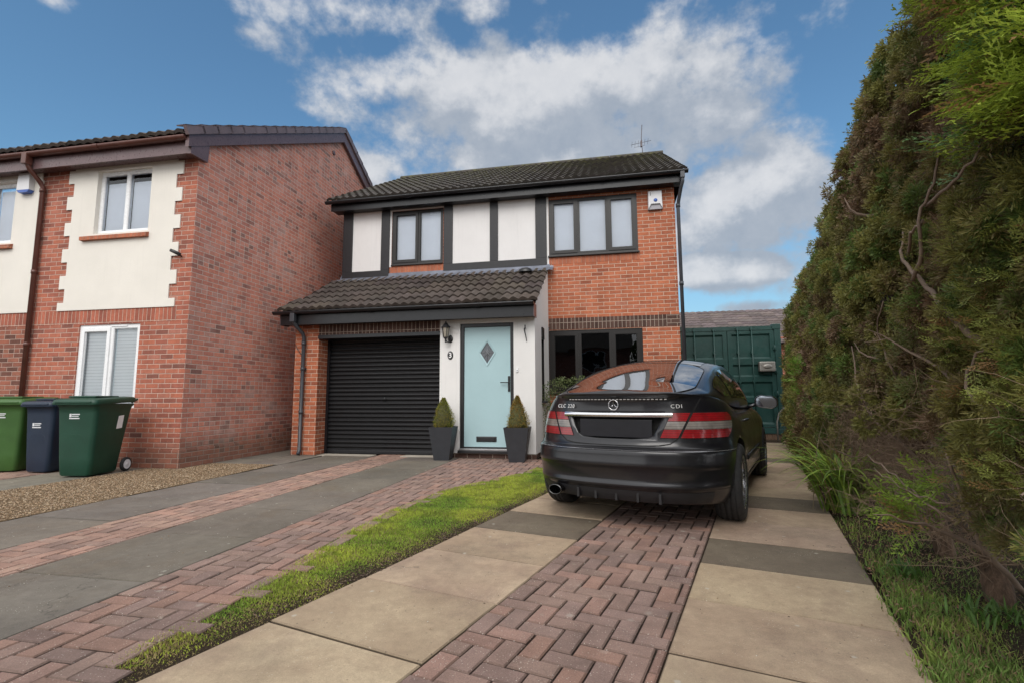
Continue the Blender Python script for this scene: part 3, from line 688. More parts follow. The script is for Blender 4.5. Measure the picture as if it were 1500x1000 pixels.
def gutter(mb, x0, x1, y, z, r=.055, dirv='x'):
    """half-round gutter with thickness, end caps and joint clips, running along x; y,z = centre of its top opening"""
    n = 10; outer = [(y-r*cos(pi*k/n), z-r*sin(pi*k/n)*1.05) for k in range(n+1)]; inner = [(y-(r-.006)*cos(pi*k/n), z-(r-.006)*sin(pi*k/n)*1.05) for k in range(n, -1, -1)]
    ring = outer+inner; mb.loft([[(x, p[0], p[1]) for p in ring] for x in (x0, x1)], True)
    for xe in (x0, x1):
        mb.prism(outer, 'x', xe-.006, xe+.006)
    x = x0+1.9
    while x < x1-.4:
        r2 = r+.007; o2 = [(y-r2*cos(pi*k/n), z-r2*sin(pi*k/n)*1.05) for k in range(n+1)]; i2 = [(y-(r+.001)*cos(pi*k/n), z-(r+.001)*sin(pi*k/n)*1.05) for k in range(n, -1, -1)]
        mb.loft([[(xx, p[0], p[1]) for p in o2+i2] for xx in (x-.04, x+.04)], True); x += 2.0

def frame_box(mb, x0, x1, z0, z1, y, w, d, bev=0.0):
    """rectangular frame facing -y: front at y, depth d"""
    mb.box(x0, x0+w, y, y+d, z0, z1); mb.box(x1-w, x1, y, y+d, z0, z1)
    mb.box(x0+w, x1-w, y, y+d, z1-w, z1); mb.box(x0+w, x1-w, y, y+d, z0, z0+w)

def window(parent, off, x0, x1, z0, z1, y, muls, fmat, gmat, sash=(), blind=None, fw_=.055, sill=None, vent=False, name='window', bd=.10, sashw=.045, room=True):
    """muls: x positions of mullions; sash: indexes of opening lights; y = front face of the frame"""
    mb = MB(); frame_box(mb, x0, x1, z0, z1, y, fw_, .065)
    for m_ in muls: mb.box(m_-fw_/2, m_+fw_/2, y, y+.065, z0+fw_, z1-fw_)
    f = mb.build(name, fmat, parent, off)
    xs = [x0+fw_]+[q for m_ in muls for q in (m_-fw_/2, m_+fw_/2)]+[x1-fw_]
    lights = [(xs[2*i], xs[2*i+1]) for i in range(len(muls)+1)]
    for i, (a, b) in enumerate(lights):
        c, e = z0+fw_, z1-fw_
        if i in sash:
            s = MB(); frame_box(s, a-.012, b+.012, c-.012, e+.012, y-.016, sashw+.012, .05); s.build('sash', fmat, f, off)
            a += sashw; b -= sashw; c += sashw; e -= sashw
        g = MB(); g.add([(a-.004, y+.025, c-.004), (b+.004, y+.025, c-.004), (b+.004, y+.025, e+.004), (a-.004, y+.025, e+.004)], [(0, 1, 2, 3)]); g.build('pane', gmat, f, off)
        bead = MB(); frame_box(bead, a, b, c, e, y+.006, .010, .014); bead.build('glazing_bead', fmat, f, off)
    if blind:
        bz = blind[1] if len(blind) > 1 else z1-fw_
        for a, b in lights:
            g = MB(); g.box(a+.01, b-.01, y+bd, y+bd+.006, z0+.02, bz); g.build('blind', blind[0], f, off)
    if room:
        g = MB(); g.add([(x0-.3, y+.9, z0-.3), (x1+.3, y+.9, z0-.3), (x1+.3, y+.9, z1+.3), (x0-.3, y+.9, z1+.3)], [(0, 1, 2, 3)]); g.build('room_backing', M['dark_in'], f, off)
    if sill:
        s = MB(); s.box(sill[0], sill[1], y-sill[2], y+.02, z0-sill[3], z0-.002, .006); s.build('sill', fmat, f, off)
    if vent:
        s = MB(); s.box((x0+x1)/2+.02, (x0+x1)/2+.32, y-.012, y-.001, z1-.035, z1-.015); s.build('trickle_vent', fmat, f, off)
    return f

# ================================================================== MAIN HOUSE
HO = (-2.2, 9.65, 0)
house = thing('detached_house', 'orange brick house with black trim, white panels and garage extension, number 3', 'house', HO)
def HB(mb, name, mat, parent=None): return mb.build(name, mat, parent or house, HO)
WY = 9.65
# --- brick walls
W2 = (-1.165, .575, 3.83, 5.00); W1 = (-4.565, -3.405, 3.845, 5.03); WG = (-1.19, .60, 1.12, 2.325)
mb = MB()
wall(mb, -1.19, 1.28, 0, 2.34, WY, [WG], reveal=.09)
wall(mb, -1.19, 1.28, 2.565, 5.06, WY, [W2], reveal=.09)
wall(mb, -5.68, -1.19, 2.4, 5.06, WY, [W1], reveal=.09)
wall(mb, WY, 16.6, 0, 5.2, 1.28, axis='x', sign=-1)          # right side
wall(mb, WY, 16.6, 0, 5.2, -5.68, axis='x', sign=1)
wall(mb, -5.68, 1.28, 0, 5.2, 16.6, axis='y', sign=-1)
for X, s in ((1.28, 1), (-5.68, -1)):                            # gables
    mb.add([(X, WY, 5.2), (X, 16.6, 5.2), (X, 13.1, 7.28)], [(0, 1, 2) if s > 0 else (2, 1, 0)])
mb.box(1.03, 1.28, WY, WY+.10, 2.34, 2.341) if False else None
HB(mb, 'brick_wall', M['brick'])
mb = MB(); wall(mb, -1.19, 1.055, 2.34, 2.565, WY-.003); HB(mb, 'soldier_course', M['brick_sold'])
mb = MB(); mb.box(1.055, 1.283, WY-.003, WY+.10, 2.34, 2.565); wall(mb, WY+.1, 16.6, 2.34, 2.565, 1.283, axis='x', sign=-1); HB(mb, 'corner_course', M['brick_brown'])
# soldier bricks under the upstairs windows
for xa, xb in ((-1.16, .60), (-4.60, -3.39)):
    mb = MB(); mb.box(xa, xb, WY-.004, WY+.02, 3.66, 3.80); HB(mb, 'sill_course', M['brick_sill'])
# --- mock-timber front
T = WY-.028
mb = MB()
for (a, b, c, e) in ((-5.475, -4.80, 3.73, 5.06), (-3.19, -2.386, 3.79, 5.06), (-2.215, -1.436, 3.79, 5.06)):
    mb = MB(); mb.box(a-.01, b+.01, WY-.014, WY+.02, c-.01, e); HB(mb, 'render_panel', M['panel_white'])
for q in ((-4.566, -3.385, WY-.010, WY+.02, 5.031, 5.06), (-4.612, -4.567, WY-.010, WY+.02, 3.80, 5.06), (-1.215, -1.168, WY-.010, WY+.02, 3.66, 5.06)):
    mb = MB(); mb.box(*q); HB(mb, 'render_strip', M['panel_white'])
for (a, b, c, e) in ((-5.70, -5.475, 3.735, 5.058), (-5.70, -4.61, 3.60, 3.735), (-4.80, -4.61, 3.735, 5.058), (-3.385, -3.19, 3.792, 5.058), (-3.385, -1.21, 3.64, 3.792), (-2.386, -2.215, 3.792, 5.058), (-1.436, -1.21, 3.792, 5.058)):
    mb = MB(); mb.box(a, b, T-.012, WY-.002, c, e, .006); HB(mb, 'timber_board', M['black_board'])
# bolt heads
# --- windows upstairs
window(house, HO, W1[0], W1[1], W1[2], W1[3], WY+.012, [-3.955], M['brown_frame'], M['glass'], sash=(0,), blind=(M['blind'],), sill=(W1[0]-.0, W1[1]+.0, .05, .03), bd=.05)
window(house, HO, W2[0], W2[1], W2[2], W2[3], WY+.005, [-.585, -.005], M['brown_frame'], M['glass'], sash=(0, 2), blind=(M['blind'],), sill=(W2[0]-.02, W2[1]+.02, .055, .035), bd=.05)
window(house, HO, WG[0], WG[1], WG[2], WG[3], WY+.02, [-.60, .01], M['brown_frame'], M['glass_dark'], sash=(0, 2), sill=(WG[0], WG[1]+.02, .06, .035), fw_=.06)
# --- eaves, roof
mb = MB(); mb.box(-5.86, 1.42, 9.40, 9.42, 5.045, 5.215); HB(mb, 'fascia', M['black_pvc'])
mb = MB(); mb.box(-5.86, 1.42, 9.42, 9.66, 5.058, 5.066); HB(mb, 'soffit', M['black_pvc'])
for xa, xb in ((-5.88, -5.86), (1.42, 1.44)):
    mb = MB(); mb.prism([(9.395, 5.04), (9.395, 5.21), (13.1, 7.34), (16.8, 5.21), (16.8, 5.04), (13.1, 7.17)], 'x', xa, xb); HB(mb, 'bargeboard', M['black_pvc'])
mb = MB(); gutter(mb, -5.96, 1.50, 9.325, 5.235); HB(mb, 'gutter', M['black_pvc'])
pit = math.atan2(7.44-5.25, 13.1-9.29); V = (0, cos(pit), sin(pit)); sl = math.hypot(7.44-5.25, 13.1-9.29)
mb = MB(); mb.add([(-5.9, 9.30, 5.215), (1.46, 9.30, 5.215), (1.46, 13.1, 7.40), (-5.9, 13.1, 7.40), (1.46, 16.9, 5.215), (-5.9, 16.9, 5.215)], [(0, 1, 2, 3), (3, 2, 4, 5), (0, 3, 5), (1, 4, 2)])
roof = HB(mb, 'roof', M['tile_moss'])
mb = MB(); tile_roof(mb, (-5.93, 9.29, 5.245), (1, 0, 0), V, 7.42, sl, roll=.166, gauge=.30); HB(mb, 'roof_tiles', M['tile_moss'], roof)
mb = MB()
for k in range(16):     # ridge tiles, half-round
    x0 = -5.93+k*.464; n = 8; pts = [(13.1-.13*cos(pi*i/n), 7.40+.12*sin(pi*i/n)) for i in range(n+1)]; kk = random.uniform(.8, 1.1)
    mb.prism(pts, 'x', x0+.003, x0+.461, (kk, kk, kk))
HB(mb, 'ridge_tiles', M['tile_moss'], roof)
# right-hand downpipe with swan neck
mb = MB(); mb.tube([(1.40, 9.33, 5.20), (1.40, 9.33, 5.02), (1.375, 9.40, 4.93), (1.345, 9.56, 4.74), (1.335, 9.59, 4.64), (1.335, 9.59, .02)], .034, 12)
mb.box(1.36, 1.44, 9.28, 9.38, 5.08, 5.235, .01)
for z in (4.62, 3.1, 1.2): mb.tube([(1.335, 9.59, z), (1.335, 9.59, z+.07)], .042, 12)
HB(mb, 'downpipe', M['grey_pipe'])
# --- front extension: garage and porch
PY = 8.35
mb = MB()
wall(mb, -5.87, -5.38, 0, 2.46, PY); wall(mb, PY, 9.65, 0, 2.5, -5.87, axis='x', sign=1)
mb.add([(-5.87, 8.35, 2.5), (-5.87, 9.65, 2.5), (-5.87, 9.65, 3.3)], [(2, 1, 0)])
wall(mb, PY, 8.68, 0, 2.2, -5.38, axis='x', sign=-1)
HB(mb, 'brick_pier', M['brick'])
mb = MB(); wall(mb, -2.985, -1.27, 0, .085, PY+.012)
wall(mb, PY+.012, WY, 0, .085, -1.27, axis='x', sign=-1)
HB(mb, 'brick_plinth', M['brick_brown'])
mb = MB(); wall(mb, -5.38, -2.985, 2.205, 2.46, PY-.002); HB(mb, 'soldier_course', M['brick_sold'])
mb = MB(); mb.box(-5.39, -2.985, PY-.018, PY+.33, 2.135, 2.203, .005); HB(mb, 'lintel', M['black_pvc'])
# white rendered porch front and side
DR0, DR1 = -2.615, -1.65
mb = MB(); wall(mb, -2.985, -1.275, .085, 2.46, PY, [(DR0, DR1, .085, 2.325)], reveal=.07); wall(mb, PY, 8.7, .0, 2.4, -2.985, axis='x', sign=1)
# side wall (slightly splayed) with slit window opening
a0 = (-1.275, PY); a1 = (-1.20, WY); sw = (.44, .62)   # fractions along
def SP(t, z): return (a0[0]+(a1[0]-a0[0])*t, a0[1]+(a1[1]-a0[1])*t, z)
zt = lambda t: 2.60+.92*t*1.0
for (t0, t1, z0, z1) in ((0, sw[0], .085, None), (sw[0], sw[1], .085, .95), (sw[0], sw[1], 2.30, None), (sw[1], 1.0, .085, None)):
    mb.add([SP(t0, z0), SP(t1, z0), SP(t1, z1 or zt(t1)), SP(t0, z1 or zt(t0))], [(0, 1, 2, 3)])
HB(mb, 'render_wall', M['render_white'])
sl_w = MB()
def inb(t, z, d_): p = SP(t, z); return (p[0]-d_, p[1], p[2])
sl_w.add([SP(sw[0], .95), SP(sw[0], 2.3), inb(sw[0], 2.3, .06), inb(sw[0], .95, .06)], [(0, 1, 2, 3)]); sl_w.add([SP(sw[1], .95), SP(sw[1], 2.3), inb(sw[1], 2.3, .06), inb(sw[1], .95, .06)], [(3, 2, 1, 0)])
sl_w.add([SP(sw[0], 2.3), SP(sw[1], 2.3), inb(sw[1], 2.3, .06), inb(sw[0], 2.3, .06)], [(0, 1, 2, 3)]); sl_w.add([SP(sw[0], .95), SP(sw[1], .95), inb(sw[1], .95, .06), inb(sw[0], .95, .06)], [(3, 2, 1, 0)])
sl_w.box(-1.255, -1.215, PY+1.3*sw[0]+.002, PY+1.3*sw[1]-.002, 2.09, 2.298)
slit = HB(sl_w, 'slit_window', M['brown_frame'])
mb = MB(); mb.add([inb(sw[0], .95, .05), inb(sw[1], .95, .05), inb(sw[1], 2.3, .05), inb(sw[0], 2.3, .05)], [(0, 1, 2, 3)]); HB(mb, 'pane', M['glass_car'], slit)
mb = MB(); mb.box(-1.25, -1.14, PY+1.3*sw[0]-.02, PY+1.3*sw[1]+.02, .93, .965, .005); HB(mb, 'sill', M['black_pvc'], slit)
# porch roof
mb = MB(); mb.box(-6.02, -1.255, 8.10, 8.12, 2.375, 2.585); HB(mb, 'fascia', M['black_pvc'])
mb = MB(); mb.box(-6.02, -1.255, 8.12, 8.36, 2.395, 2.403); HB(mb, 'soffit', M['black_pvc'])
for xa, xb in ((-6.04, -6.02), (-1.255, -1.243)):
    mb = MB(); mb.box(xa, xb, 8.095, 8.35, 2.375, 2.60); HB(mb, 'eaves_end', M['brown_pvc'])
mb = MB(); gutter(mb, -6.12, -1.245, 8.035, 2.615); HB(mb, 'gutter', M['black_pvc'])
p2 = math.atan2(.93, 1.62); V = (0, cos(p2), sin(p2)); sl2 = math.hypot(.93, 1.62)
mb = MB(); mb.add([(-6.0, 8.02, 2.60), (-1.22, 8.02, 2.60), (-1.22, 9.64, 3.53), (-5.72, 9.64, 3.53)], [(0, 1, 2, 3)])
mb.add([(-6.0, 8.02, 2.60), (-5.72, 9.64, 3.53), (-5.72, 9.64, 2.6)], [(0, 1, 2)])
roof2 = HB(mb, 'porch_roof', M['tile'])
mb = MB(); tile_roof(mb, (-6.03, 8.0, 2.625), (1, 0, 0), V, 4.86, sl2, roll=.162, gauge=.312, left=lambda v: v*.14, amp=.040, lip=.034); HB(mb, 'roof_tiles', M['tile'], roof2)
# lead flashing, dressed over the top tiles with a wavy lower edge
mb = MB(); rows = []
for (yy, zz, wv) in ((9.62, 3.63, 0), (9.61, 3.585, 0), (9.50, 3.535, .5), (9.41, 3.478, 1)):
    rows.append([(-5.74+i*(4.66/180), yy-.010*wv*sin(i*.9), zz+.020*wv*(.5-.5*cos(2*pi*(i*(4.66/180)+.01)/.162))+random.uniform(-.002, .002)) for i in range(181)])
mb.grid(rows, True); mb.box(-5.72, -1.15, 9.612, 9.632, 3.585, 3.66); HB(mb, 'lead_flashing', M['lead'], roof2)
mb = MB(); mb.loft([[(-1.60+.12*cos(a)*k, 9.33+.075*sin(a)*k, 3.455+z) for a in np.linspace(0, 2*pi, 13)[:-1]] for k, z in ((1.15, 0), (1.0, .05), (.6, .075), (.1, .085))]); HB(mb, 'roof_vent', M['black_pvc'], roof2)
# downpipe on the pier
mb = MB(); mb.tube([(-5.72, 8.035, 2.58), (-5.72, 8.035, 2.44), (-5.70, 8.08, 2.37), (-5.66, 8.25, 2.24), (-5.655, 8.29, 2.16), (-5.655, 8.29, .10), (-5.63, 8.22, .03)], .034, 12)
mb.box(-5.765, -5.675, 7.99, 8.08, 2.42, 2.60, .01)
for z in (2.02, 1.55, .75): mb.tube([(-5.655, 8.29, z), (-5.655, 8.29, z+.06)], .042, 12)
mb.box(-5.70, -5.61, 8.325, 8.35, 1.56, 1.60)
HB(mb, 'downpipe', M['grey_pipe'])
# --- roller garage door
def roller_mat():
    return simple('roller_door_black', (.0050, .0052, .0066), .48, var=.25, scale=5, spec=.35)
M['roller'] = roller_mat(); GYd = 8.70
mb = MB(); prof = []; z = .02; n_s = 27; hs = 2.15/n_s
for k in range(n_s):
    b = .02+k*hs
    for t, y in ((0, .0), (.10, -.004), (.22, -.016), (.45, -.022), (.68, -.018), (.80, -.006), (.90, .0)): prof.append((GYd+y, b+t*hs))
prof.append((GYd, .02+2.15))
mb.grid([[(-5.38, y, z) for y, z in prof], [(-2.985, y, z) for y, z in prof]], False)
gd = HB(mb, 'garage_door', M['roller'])
for xa, xb in ((-5.378, -5.33), (-3.035, -2.988)):
    mb = MB(); mb.box(xa, xb, GYd-.05, GYd+.03, 0, 2.2); HB(mb, 'guide_rail', M['black_pvc'], gd)
mb = MB(); mb.box(-5.33, -3.035, GYd-.03, GYd+.01, .004, .06, .005); HB(mb, 'bottom_rail', M['black_pvc'], gd)
mb = MB(); mb.lathe([(0, 0), (.028, 0), (.028, .02), (.012, .024), (0, .024)], 16, Matrix.Translation((-4.18, GYd-.02, 1.02)) @ Matrix.Rotation(pi/2, 4, 'X')); mb.box(-4.22, -4.14, GYd-.05, GYd-.04, 1.01, 1.03); HB(mb, 'handle', M['black_pvc'], gd)
# --- front door
M['door_blue'] = simple('duck_egg_door', (.37, .53, .565), .42, var=.04, scale=2, bump=.0015, bscale=18)
M['door_black'] = simple('door_frame_black', (.018, .018, .02), .35, var=.15)
DY = PY+.035
mb = MB(); mb.box(DR0, DR0+.062, DY, DY+.07, .16, 2.325, .006); mb.box(DR1-.062, DR1, DY, DY+.07, .16, 2.325, .006); mb.box(DR0+.062, DR1-.062, DY, DY+.07, 2.262, 2.325, .006)
mb.box(DR0+.062, DR1-.062, DY+.012, DY+.07, .162, .185)
fd = HB(mb, 'front_door', M['door_black'])
mb = MB(); lx0, lx1, lz0, lz1 = DR0+.068, DR1-.068, .188, 2.256; cx, cz = (lx0+lx1)/2, 1.81; dw, dh = .125, .19
# leaf with a diamond hole
L4 = [(lx0, lz0), (lx1, lz0), (lx1, lz1), (lx0, lz1)]; D4 = [(cx, cz-dh), (cx+dw, cz), (cx, cz+dh), (cx-dw, cz)]
yf = DY+.022
vs = [(x, yf, z) for x, z in L4]+[(x, yf, z) for x, z in D4]+[(x, yf+.03, z) for x, z in D4]
mb.add(vs, [(0, 1, 4), (1, 5, 4), (1, 2, 5), (2, 6, 5), (2, 3, 6), (3, 7, 6), (3, 0, 7), (0, 4, 7), (4, 5, 9, 8), (5, 6, 10, 9), (6, 7, 11, 10), (7, 4, 8, 11)])
mb.box(lx0, lx1, yf+.001, yf+.04, lz0, lz0+.01); 
leafd = HB(mb, 'door_leaf', M['door_blue'], fd)
mb = MB(); O4 = [(cx, cz-dh-.045), (cx+dw+.03, cz), (cx, cz+dh+.045), (cx-dw-.03, cz)]
for i in range(4):
    j = (i+1) % 4; mb.add([(O4[i][0], yf-.012, O4[i][1]), (O4[j][0], yf-.012, O4[j][1]), (D4[j][0], yf-.006, D4[j][1]), (D4[i][0], yf-.006, D4[i][1]), (O4[i][0], yf, O4[i][1]), (O4[j][0], yf, O4[j][1])], [(0, 1, 2, 3), (4, 5, 1, 0)])
HB(mb, 'glass_trim', M['door_blue'], leafd) if False else mb.build('glass_trim', M['door_blue'], fd, HO)
M['lead_glass'] = glass_mat('leaded_glass', (.05, .055, .065), 2.2, trans=False, rough=.12)
mb = MB(); mb.add([(x, yf+.012, z) for x, z in D4], [(0, 1, 2, 3)]); mb.build('door_glass', M['lead_glass'], fd, HO)
M['lead_came'] = simple('lead_came', (.25, .26, .28), .4, metal=.6)
mb = MB()
for (p, q) in (((cx-dw, cz), (cx+dw, cz)), ((cx, cz-dh), (cx, cz+dh)), ((cx-dw/2, cz-dh/2), (cx+dw/2, cz+dh/2)), ((cx+dw/2, cz-dh/2), (cx-dw/2, cz+dh/2))): mb.tube([(p[0], yf+.008, p[1]), (q[0], yf+.008, q[1])], .0035, 6)
sx, sz = .035, .055; 
for (p, q) in (((cx, cz-sz), (cx+sx, cz)), ((cx+sx, cz), (cx, cz+sz)), ((cx, cz+sz), (cx-sx, cz)), ((cx-sx, cz), (cx, cz-sz))): mb.tube([(p[0], yf+.006, p[1]), (q[0], yf+.006, q[1])], .004, 6)
mb.build('glass_leading', M['lead_came'], fd, HO)
mb = MB(); mb.box(-2.325, -1.965, yf-.012, yf, .275, .365, .008); mb.box(-2.295, -1.995, yf-.022, yf-.012, .285, .352, .006); mb.build('letterbox', M['door_black'], fd, HO)
mb = MB(); mb.box(-1.762, -1.722, yf-.012, yf, 1.13, 1.40, .006); mb.tube([(-1.742, yf-.012, 1.285), (-1.742, yf-.05, 1.285), (-1.76, yf-.055, 1.287), (-1.885, yf-.052, 1.287)], .0095, 10); mb.lathe([(0, 0), (.012, 0), (.012, .012), (0, .012)], 12, Matrix.Translation((-1.742, yf-.012, 1.19)) @ Matrix.Rotation(pi/2, 4, 'X')); mb.build('handle', M['door_black'], fd, HO)
M['alu'] = simple('aluminium_threshold', (.45, .45, .46), .35, metal=.8, var=.1)
mb = MB(); mb.box(DR0+.002, DR1-.002, PY-.035, DY+.03, .135, .162, .004); mb.build('threshold', M['alu'], fd, HO)
mb = MB(); mb.box(DR0-.02, DR1+.02, PY-.05, PY+.03, .085, .133, .006); mb.build('step', M['door_black'], fd, HO)

# ---- fixtures on the main house
FM = M['door_black']
M['lamp_glass'] = simple('lantern_glass', (.30, .27, .22), .15, var=.2, scale=30, spec=.8)
def lantern():
    t = thing('wall_lantern', 'black carriage lantern on the white wall left of the blue front door', 'wall light', (-2.84, PY, 2.0))
    mb = MB(); mb.lathe([(0, 0), (.045, .0), (.045, .012), (.02, .02), (0, .02)], 14, Matrix.Translation((.05, 0, .06)) @ Matrix.Rotation(pi/2, 4, 'X') @ Matrix.Scale(1.5, 4, (0, 1, 0)))
    mb.tube([(.05, -.01, .03), (.05, -.07, -.005), (.02, -.11, .0), (0, -.12, .05)], .009, 8); mb.build('bracket', FM, t)
    Mx = Matrix.Translation((0, -.12, 0))
    mb = MB(); mb.lathe([(.0, .02), (.012, .02), (.02, .05), (.045, .07), (.048, .08), (.0, .08)], 6, Mx, False)
    mb.lathe([(.012, -.01), (.018, .01), (.012, .03)], 8, Mx)
    for k in range(6):
        a = 2*pi*k/6; mb.tube([(.045*cos(a), -.12+.045*sin(a), .08), (.068*cos(a), -.12+.068*sin(a), .25)], .0045, 5)
    mb.build('cage', FM, t)
    mb = MB(); mb.lathe([(.042, .082), (.063, .248)], 6, Mx, False); mb.build('glass', M['lamp_glass'], t)
    mb = MB(); mb.lathe([(.0, .25), (.085, .248), (.088, .256), (.06, .285), (.035, .315), (.03, .325), (.012, .335), (.015, .35), (.0, .365)], 6, Mx, False); mb.build('cap', FM, t)
lantern()
t = thing('number_plaque', 'small black oval plaque with white number 3 under the wall lantern', 'house number', (-2.79, PY, 1.775))
mb = MB(); n = 24; mb.loft([[(.052*k*cos(2*pi*i/n), -y, .075*k*sin(2*pi*i/n)) for i in range(n)] for k, y in ((1.0, 0), (1.0, .008), (.93, .013))], True, False, True); mb.build('plaque', FM, t)
def text_mesh(name, body, size, mat, parent, M4, extrude=.002, font_bold=0.0, sx=1.0, spc=1.0):
    cu = bpy.data.curves.new(name, 'FONT'); cu.body = body; cu.size = size; cu.extrude = extrude; cu.align_x = 'CENTER'; cu.align_y = 'CENTER'; cu.offset = font_bold; cu.space_character = spc
    o = bpy.data.objects.new('tmp', cu); COL.objects.link(o); dg = bpy.context.evaluated_depsgraph_get(); me = bpy.data.meshes.new_from_object(o.evaluated_get(dg)); bpy.data.objects.remove(o)
    me.transform(M4 @ Matrix.Scale(sx, 4, (1, 0, 0))); me.materials.clear(); me.materials.append(mat); ob = bpy.data.objects.new(name, me); COL.objects.link(ob); ob.parent = parent; return ob
M['white_paint'] = simple('white_paint', (.8, .8, .8), .4, var=.03)
text_mesh('digit', '3', .125, M['white_paint'], t, Matrix.Translation((0, -.0135, -.002)) @ Matrix.Rotation(pi/2, 4, 'X'), .001, .003)
t = thing('plant_bracket', 'thin black iron bracket on the white wall right of the front door', 'bracket', (-1.44, PY, 2.1))
mb = MB(); mb.box(-.012, .004, -.02, 0, .09, .165, .002); mb.tube([(0, -.012, .11), (.0, -.07, .095), (.0, -.10, .06), (.014, -.03, -.04), (.022, -.012, -.12)], [.012, .014, .012, .009, .006], 6); mb.build('arm', FM, t)
mb = MB(); mb.box(-.035, .035, -.0, .0, 0, 0) if False else None
t = thing('doorbell', 'tiny white doorbell button on the white wall beside the door handle', 'doorbell', (-1.585, PY, 1.50))
mb = MB(); mb.box(-.018, .018, -.018, 0, -.04, .04, .005); mb.build('body', M['white_pvc'], t); mb = MB(); mb.lathe([(0, 0), (.009, 0), (.008, .004), (0, .005)], 12, Matrix.Translation((0, -.018, -.01)) @ Matrix.Rotation(pi/2, 4, 'X')); mb.build('button', M['lead'], t)
M['alarm_blue'] = simple('alarm_blue', (.05, .12, .42), .4); M['alarm_grey'] = simple('alarm_grey', (.34, .33, .36), .5)
M['off_white'] = simple('off_white_plastic', (.66, .66, .68), .4, var=.05)
t = thing('alarm_box', 'white burglar alarm box with blue dot and grey base high on the orange brick corner', 'alarm box', (.91, WY, 4.82))
mb = MB(); A = [(-.125, .165), (.135, .165), (.145, -.20), (.10, -.105), (-.075, -.105), (-.13, -.20)]
mb.loft([[(x*k, -y, z*k) for x, z in A] for k, y in ((1.0, 0), (1.0, .06), (.93, .085))], False, False, True); mb.build('cover', M['off_white'], t)
mb = MB(); mb.prism([(-.125, -.20), (.14, -.20), (.098, -.11), (-.073, -.11)], 'y', -.055, -.001); mb.build('base', M['alarm_grey'], t)
mb = MB(); mb.lathe([(0, 0), (.036, 0), (.034, .006), (0, .007)], 20, Matrix.Translation((.012, -.085, -.03)) @ Matrix.Rotation(pi/2, 4, 'X')); mb.build('badge', M['alarm_blue'], t)
mb = MB(); mb.tube([(-.088, -.087, .13), (-.072, -.087, .118), (-.088, -.087, .10), (-.074, -.087, .085), (-.088, -.087, .065)], .005, 6); mb.build('logo', FM, t)
# aerial on the ridge
M['aerial'] = simple('aerial_metal', (.10, .085, .09), .5, metal=.5)
t = thing('tv_aerial', 'thin twin television aerial standing behind the right end of the roof ridge', 'aerial', (1.0, 13.7, 6.9))
mb = MB(); mb.tube([(.05, 0, 0), (.03, 0, .75), (.0, 0, 1.35), (.03, 0, 1.75)], .010, 6); mb.tube([(.14, .02, .0), (.16, .02, .62), (.20, .02, .95)], .008, 6); mb.build('mast', M['aerial'], t)
mb = MB()
for (cx_, cz_, a_) in ((.0, 1.22, .25), (.16, .62, .1)):
    dx_, dz_ = .30*cos(a_), .30*sin(a_)*.5
    mb.tube([(cx_-dx_, 0, cz_-dz_), (cx_+dx_*.9, 0, cz_+dz_)], .006, 5)
    for q in (-.9, -.6, -.3, 0, .3, .6): mb.tube([(cx_+dx_*q, -.16, cz_+dz_*q), (cx_+dx_*q, .16, cz_+dz_*q)], .004, 4)
    mb.tube([(cx_-dx_*.7, 0, cz_-.12), (cx_+dx_*.3, 0, cz_-.09)], .004, 4); mb.box(cx_-.03, cx_+.02, -.03, .03, cz_-.12, cz_+.05)
mb.build('elements', M['aerial'], t)
t = thing('cable', 'short black cable slanting across the brick pier to the downpipe', 'cable', (-5.87, PY, 1.9))
mb = MB(); mb.tube([(.0, -.004, .15), (.03, -.012, .10), (.09, -.02, .02), (.17, -.03, -.07)], .006, 6); mb.build('wire', FM, t)

# ================================================================== LEFT HOUSE (local frame at its corner)
LA = R(1.35)
lh = thing('semi_detached_house', 'red brick house on the left with cream render panels and brown eaves', 'house', (-6.40, 6.434, 0), LA)
def LB(mb, name, mat, parent=None): return mb.build(name, mat, parent or lh)
XL = -9.5; DEPTH = 9.0; ZW = 4.87
lw1 = (-1.89, -.84, 3.72, 4.80); lw2 = (-4.62, -3.56, 3.68, 4.77); lg1 = (-2.01, -.86, .90, 2.215); lg2 = (-5.15, -4.0, .90, 2.215)
mb = MB(); wall(mb, -2.95, 0, -.05, 2.235, 0, [lg1], reveal=.07); wall(mb, -2.95, 0, 2.456, ZW+.05, 0, [lw1], reveal=.09); LB(mb, 'brick_wall', M['brick_red_front'])
mb = MB(); wall(mb, XL, -2.95, -.05, 2.235, 0, [lg2], reveal=.07); wall(mb, XL, -2.95, 2.456, ZW+.05, 0, [lw2], reveal=.09); LB(mb, 'brick_wall', M['brick_old'])
mb = MB(); mb.box(XL, -.01, -.018, .02, -.05, .27); LB(mb, 'plinth', M['brick_red_front'])
mb = MB(); mb.box(-.02, .018, -.018, DEPTH, -.05, .27); LB(mb, 'plinth', M['brick_red'])
mb = MB(); wall(mb, 0, DEPTH, .2, 5.15, 0, axis='x', sign=-1); mb.add([(0, 0, 5.15), (0, 8.7, 5.15), (0, 4.35, 7.56)], [(0, 1, 2)])
wall(mb, XL, 0, -.05, 5.15, DEPTH, axis='y', sign=-1); LB(mb, 'gable_wall', M['brick_red'])
mb = MB(); wall(mb, -2.95, -.225, 2.235, 2.456, -.003, reveal=.01); wall(mb, XL, -2.95, 2.235, 2.456, -.003); LB(mb, 'soldier_course', M['brick_red_sold'])
mb = MB(); wall(mb, -.225, 0, 2.235, 2.456, 0); LB(mb, 'brick_wall', M['brick_red_front'])
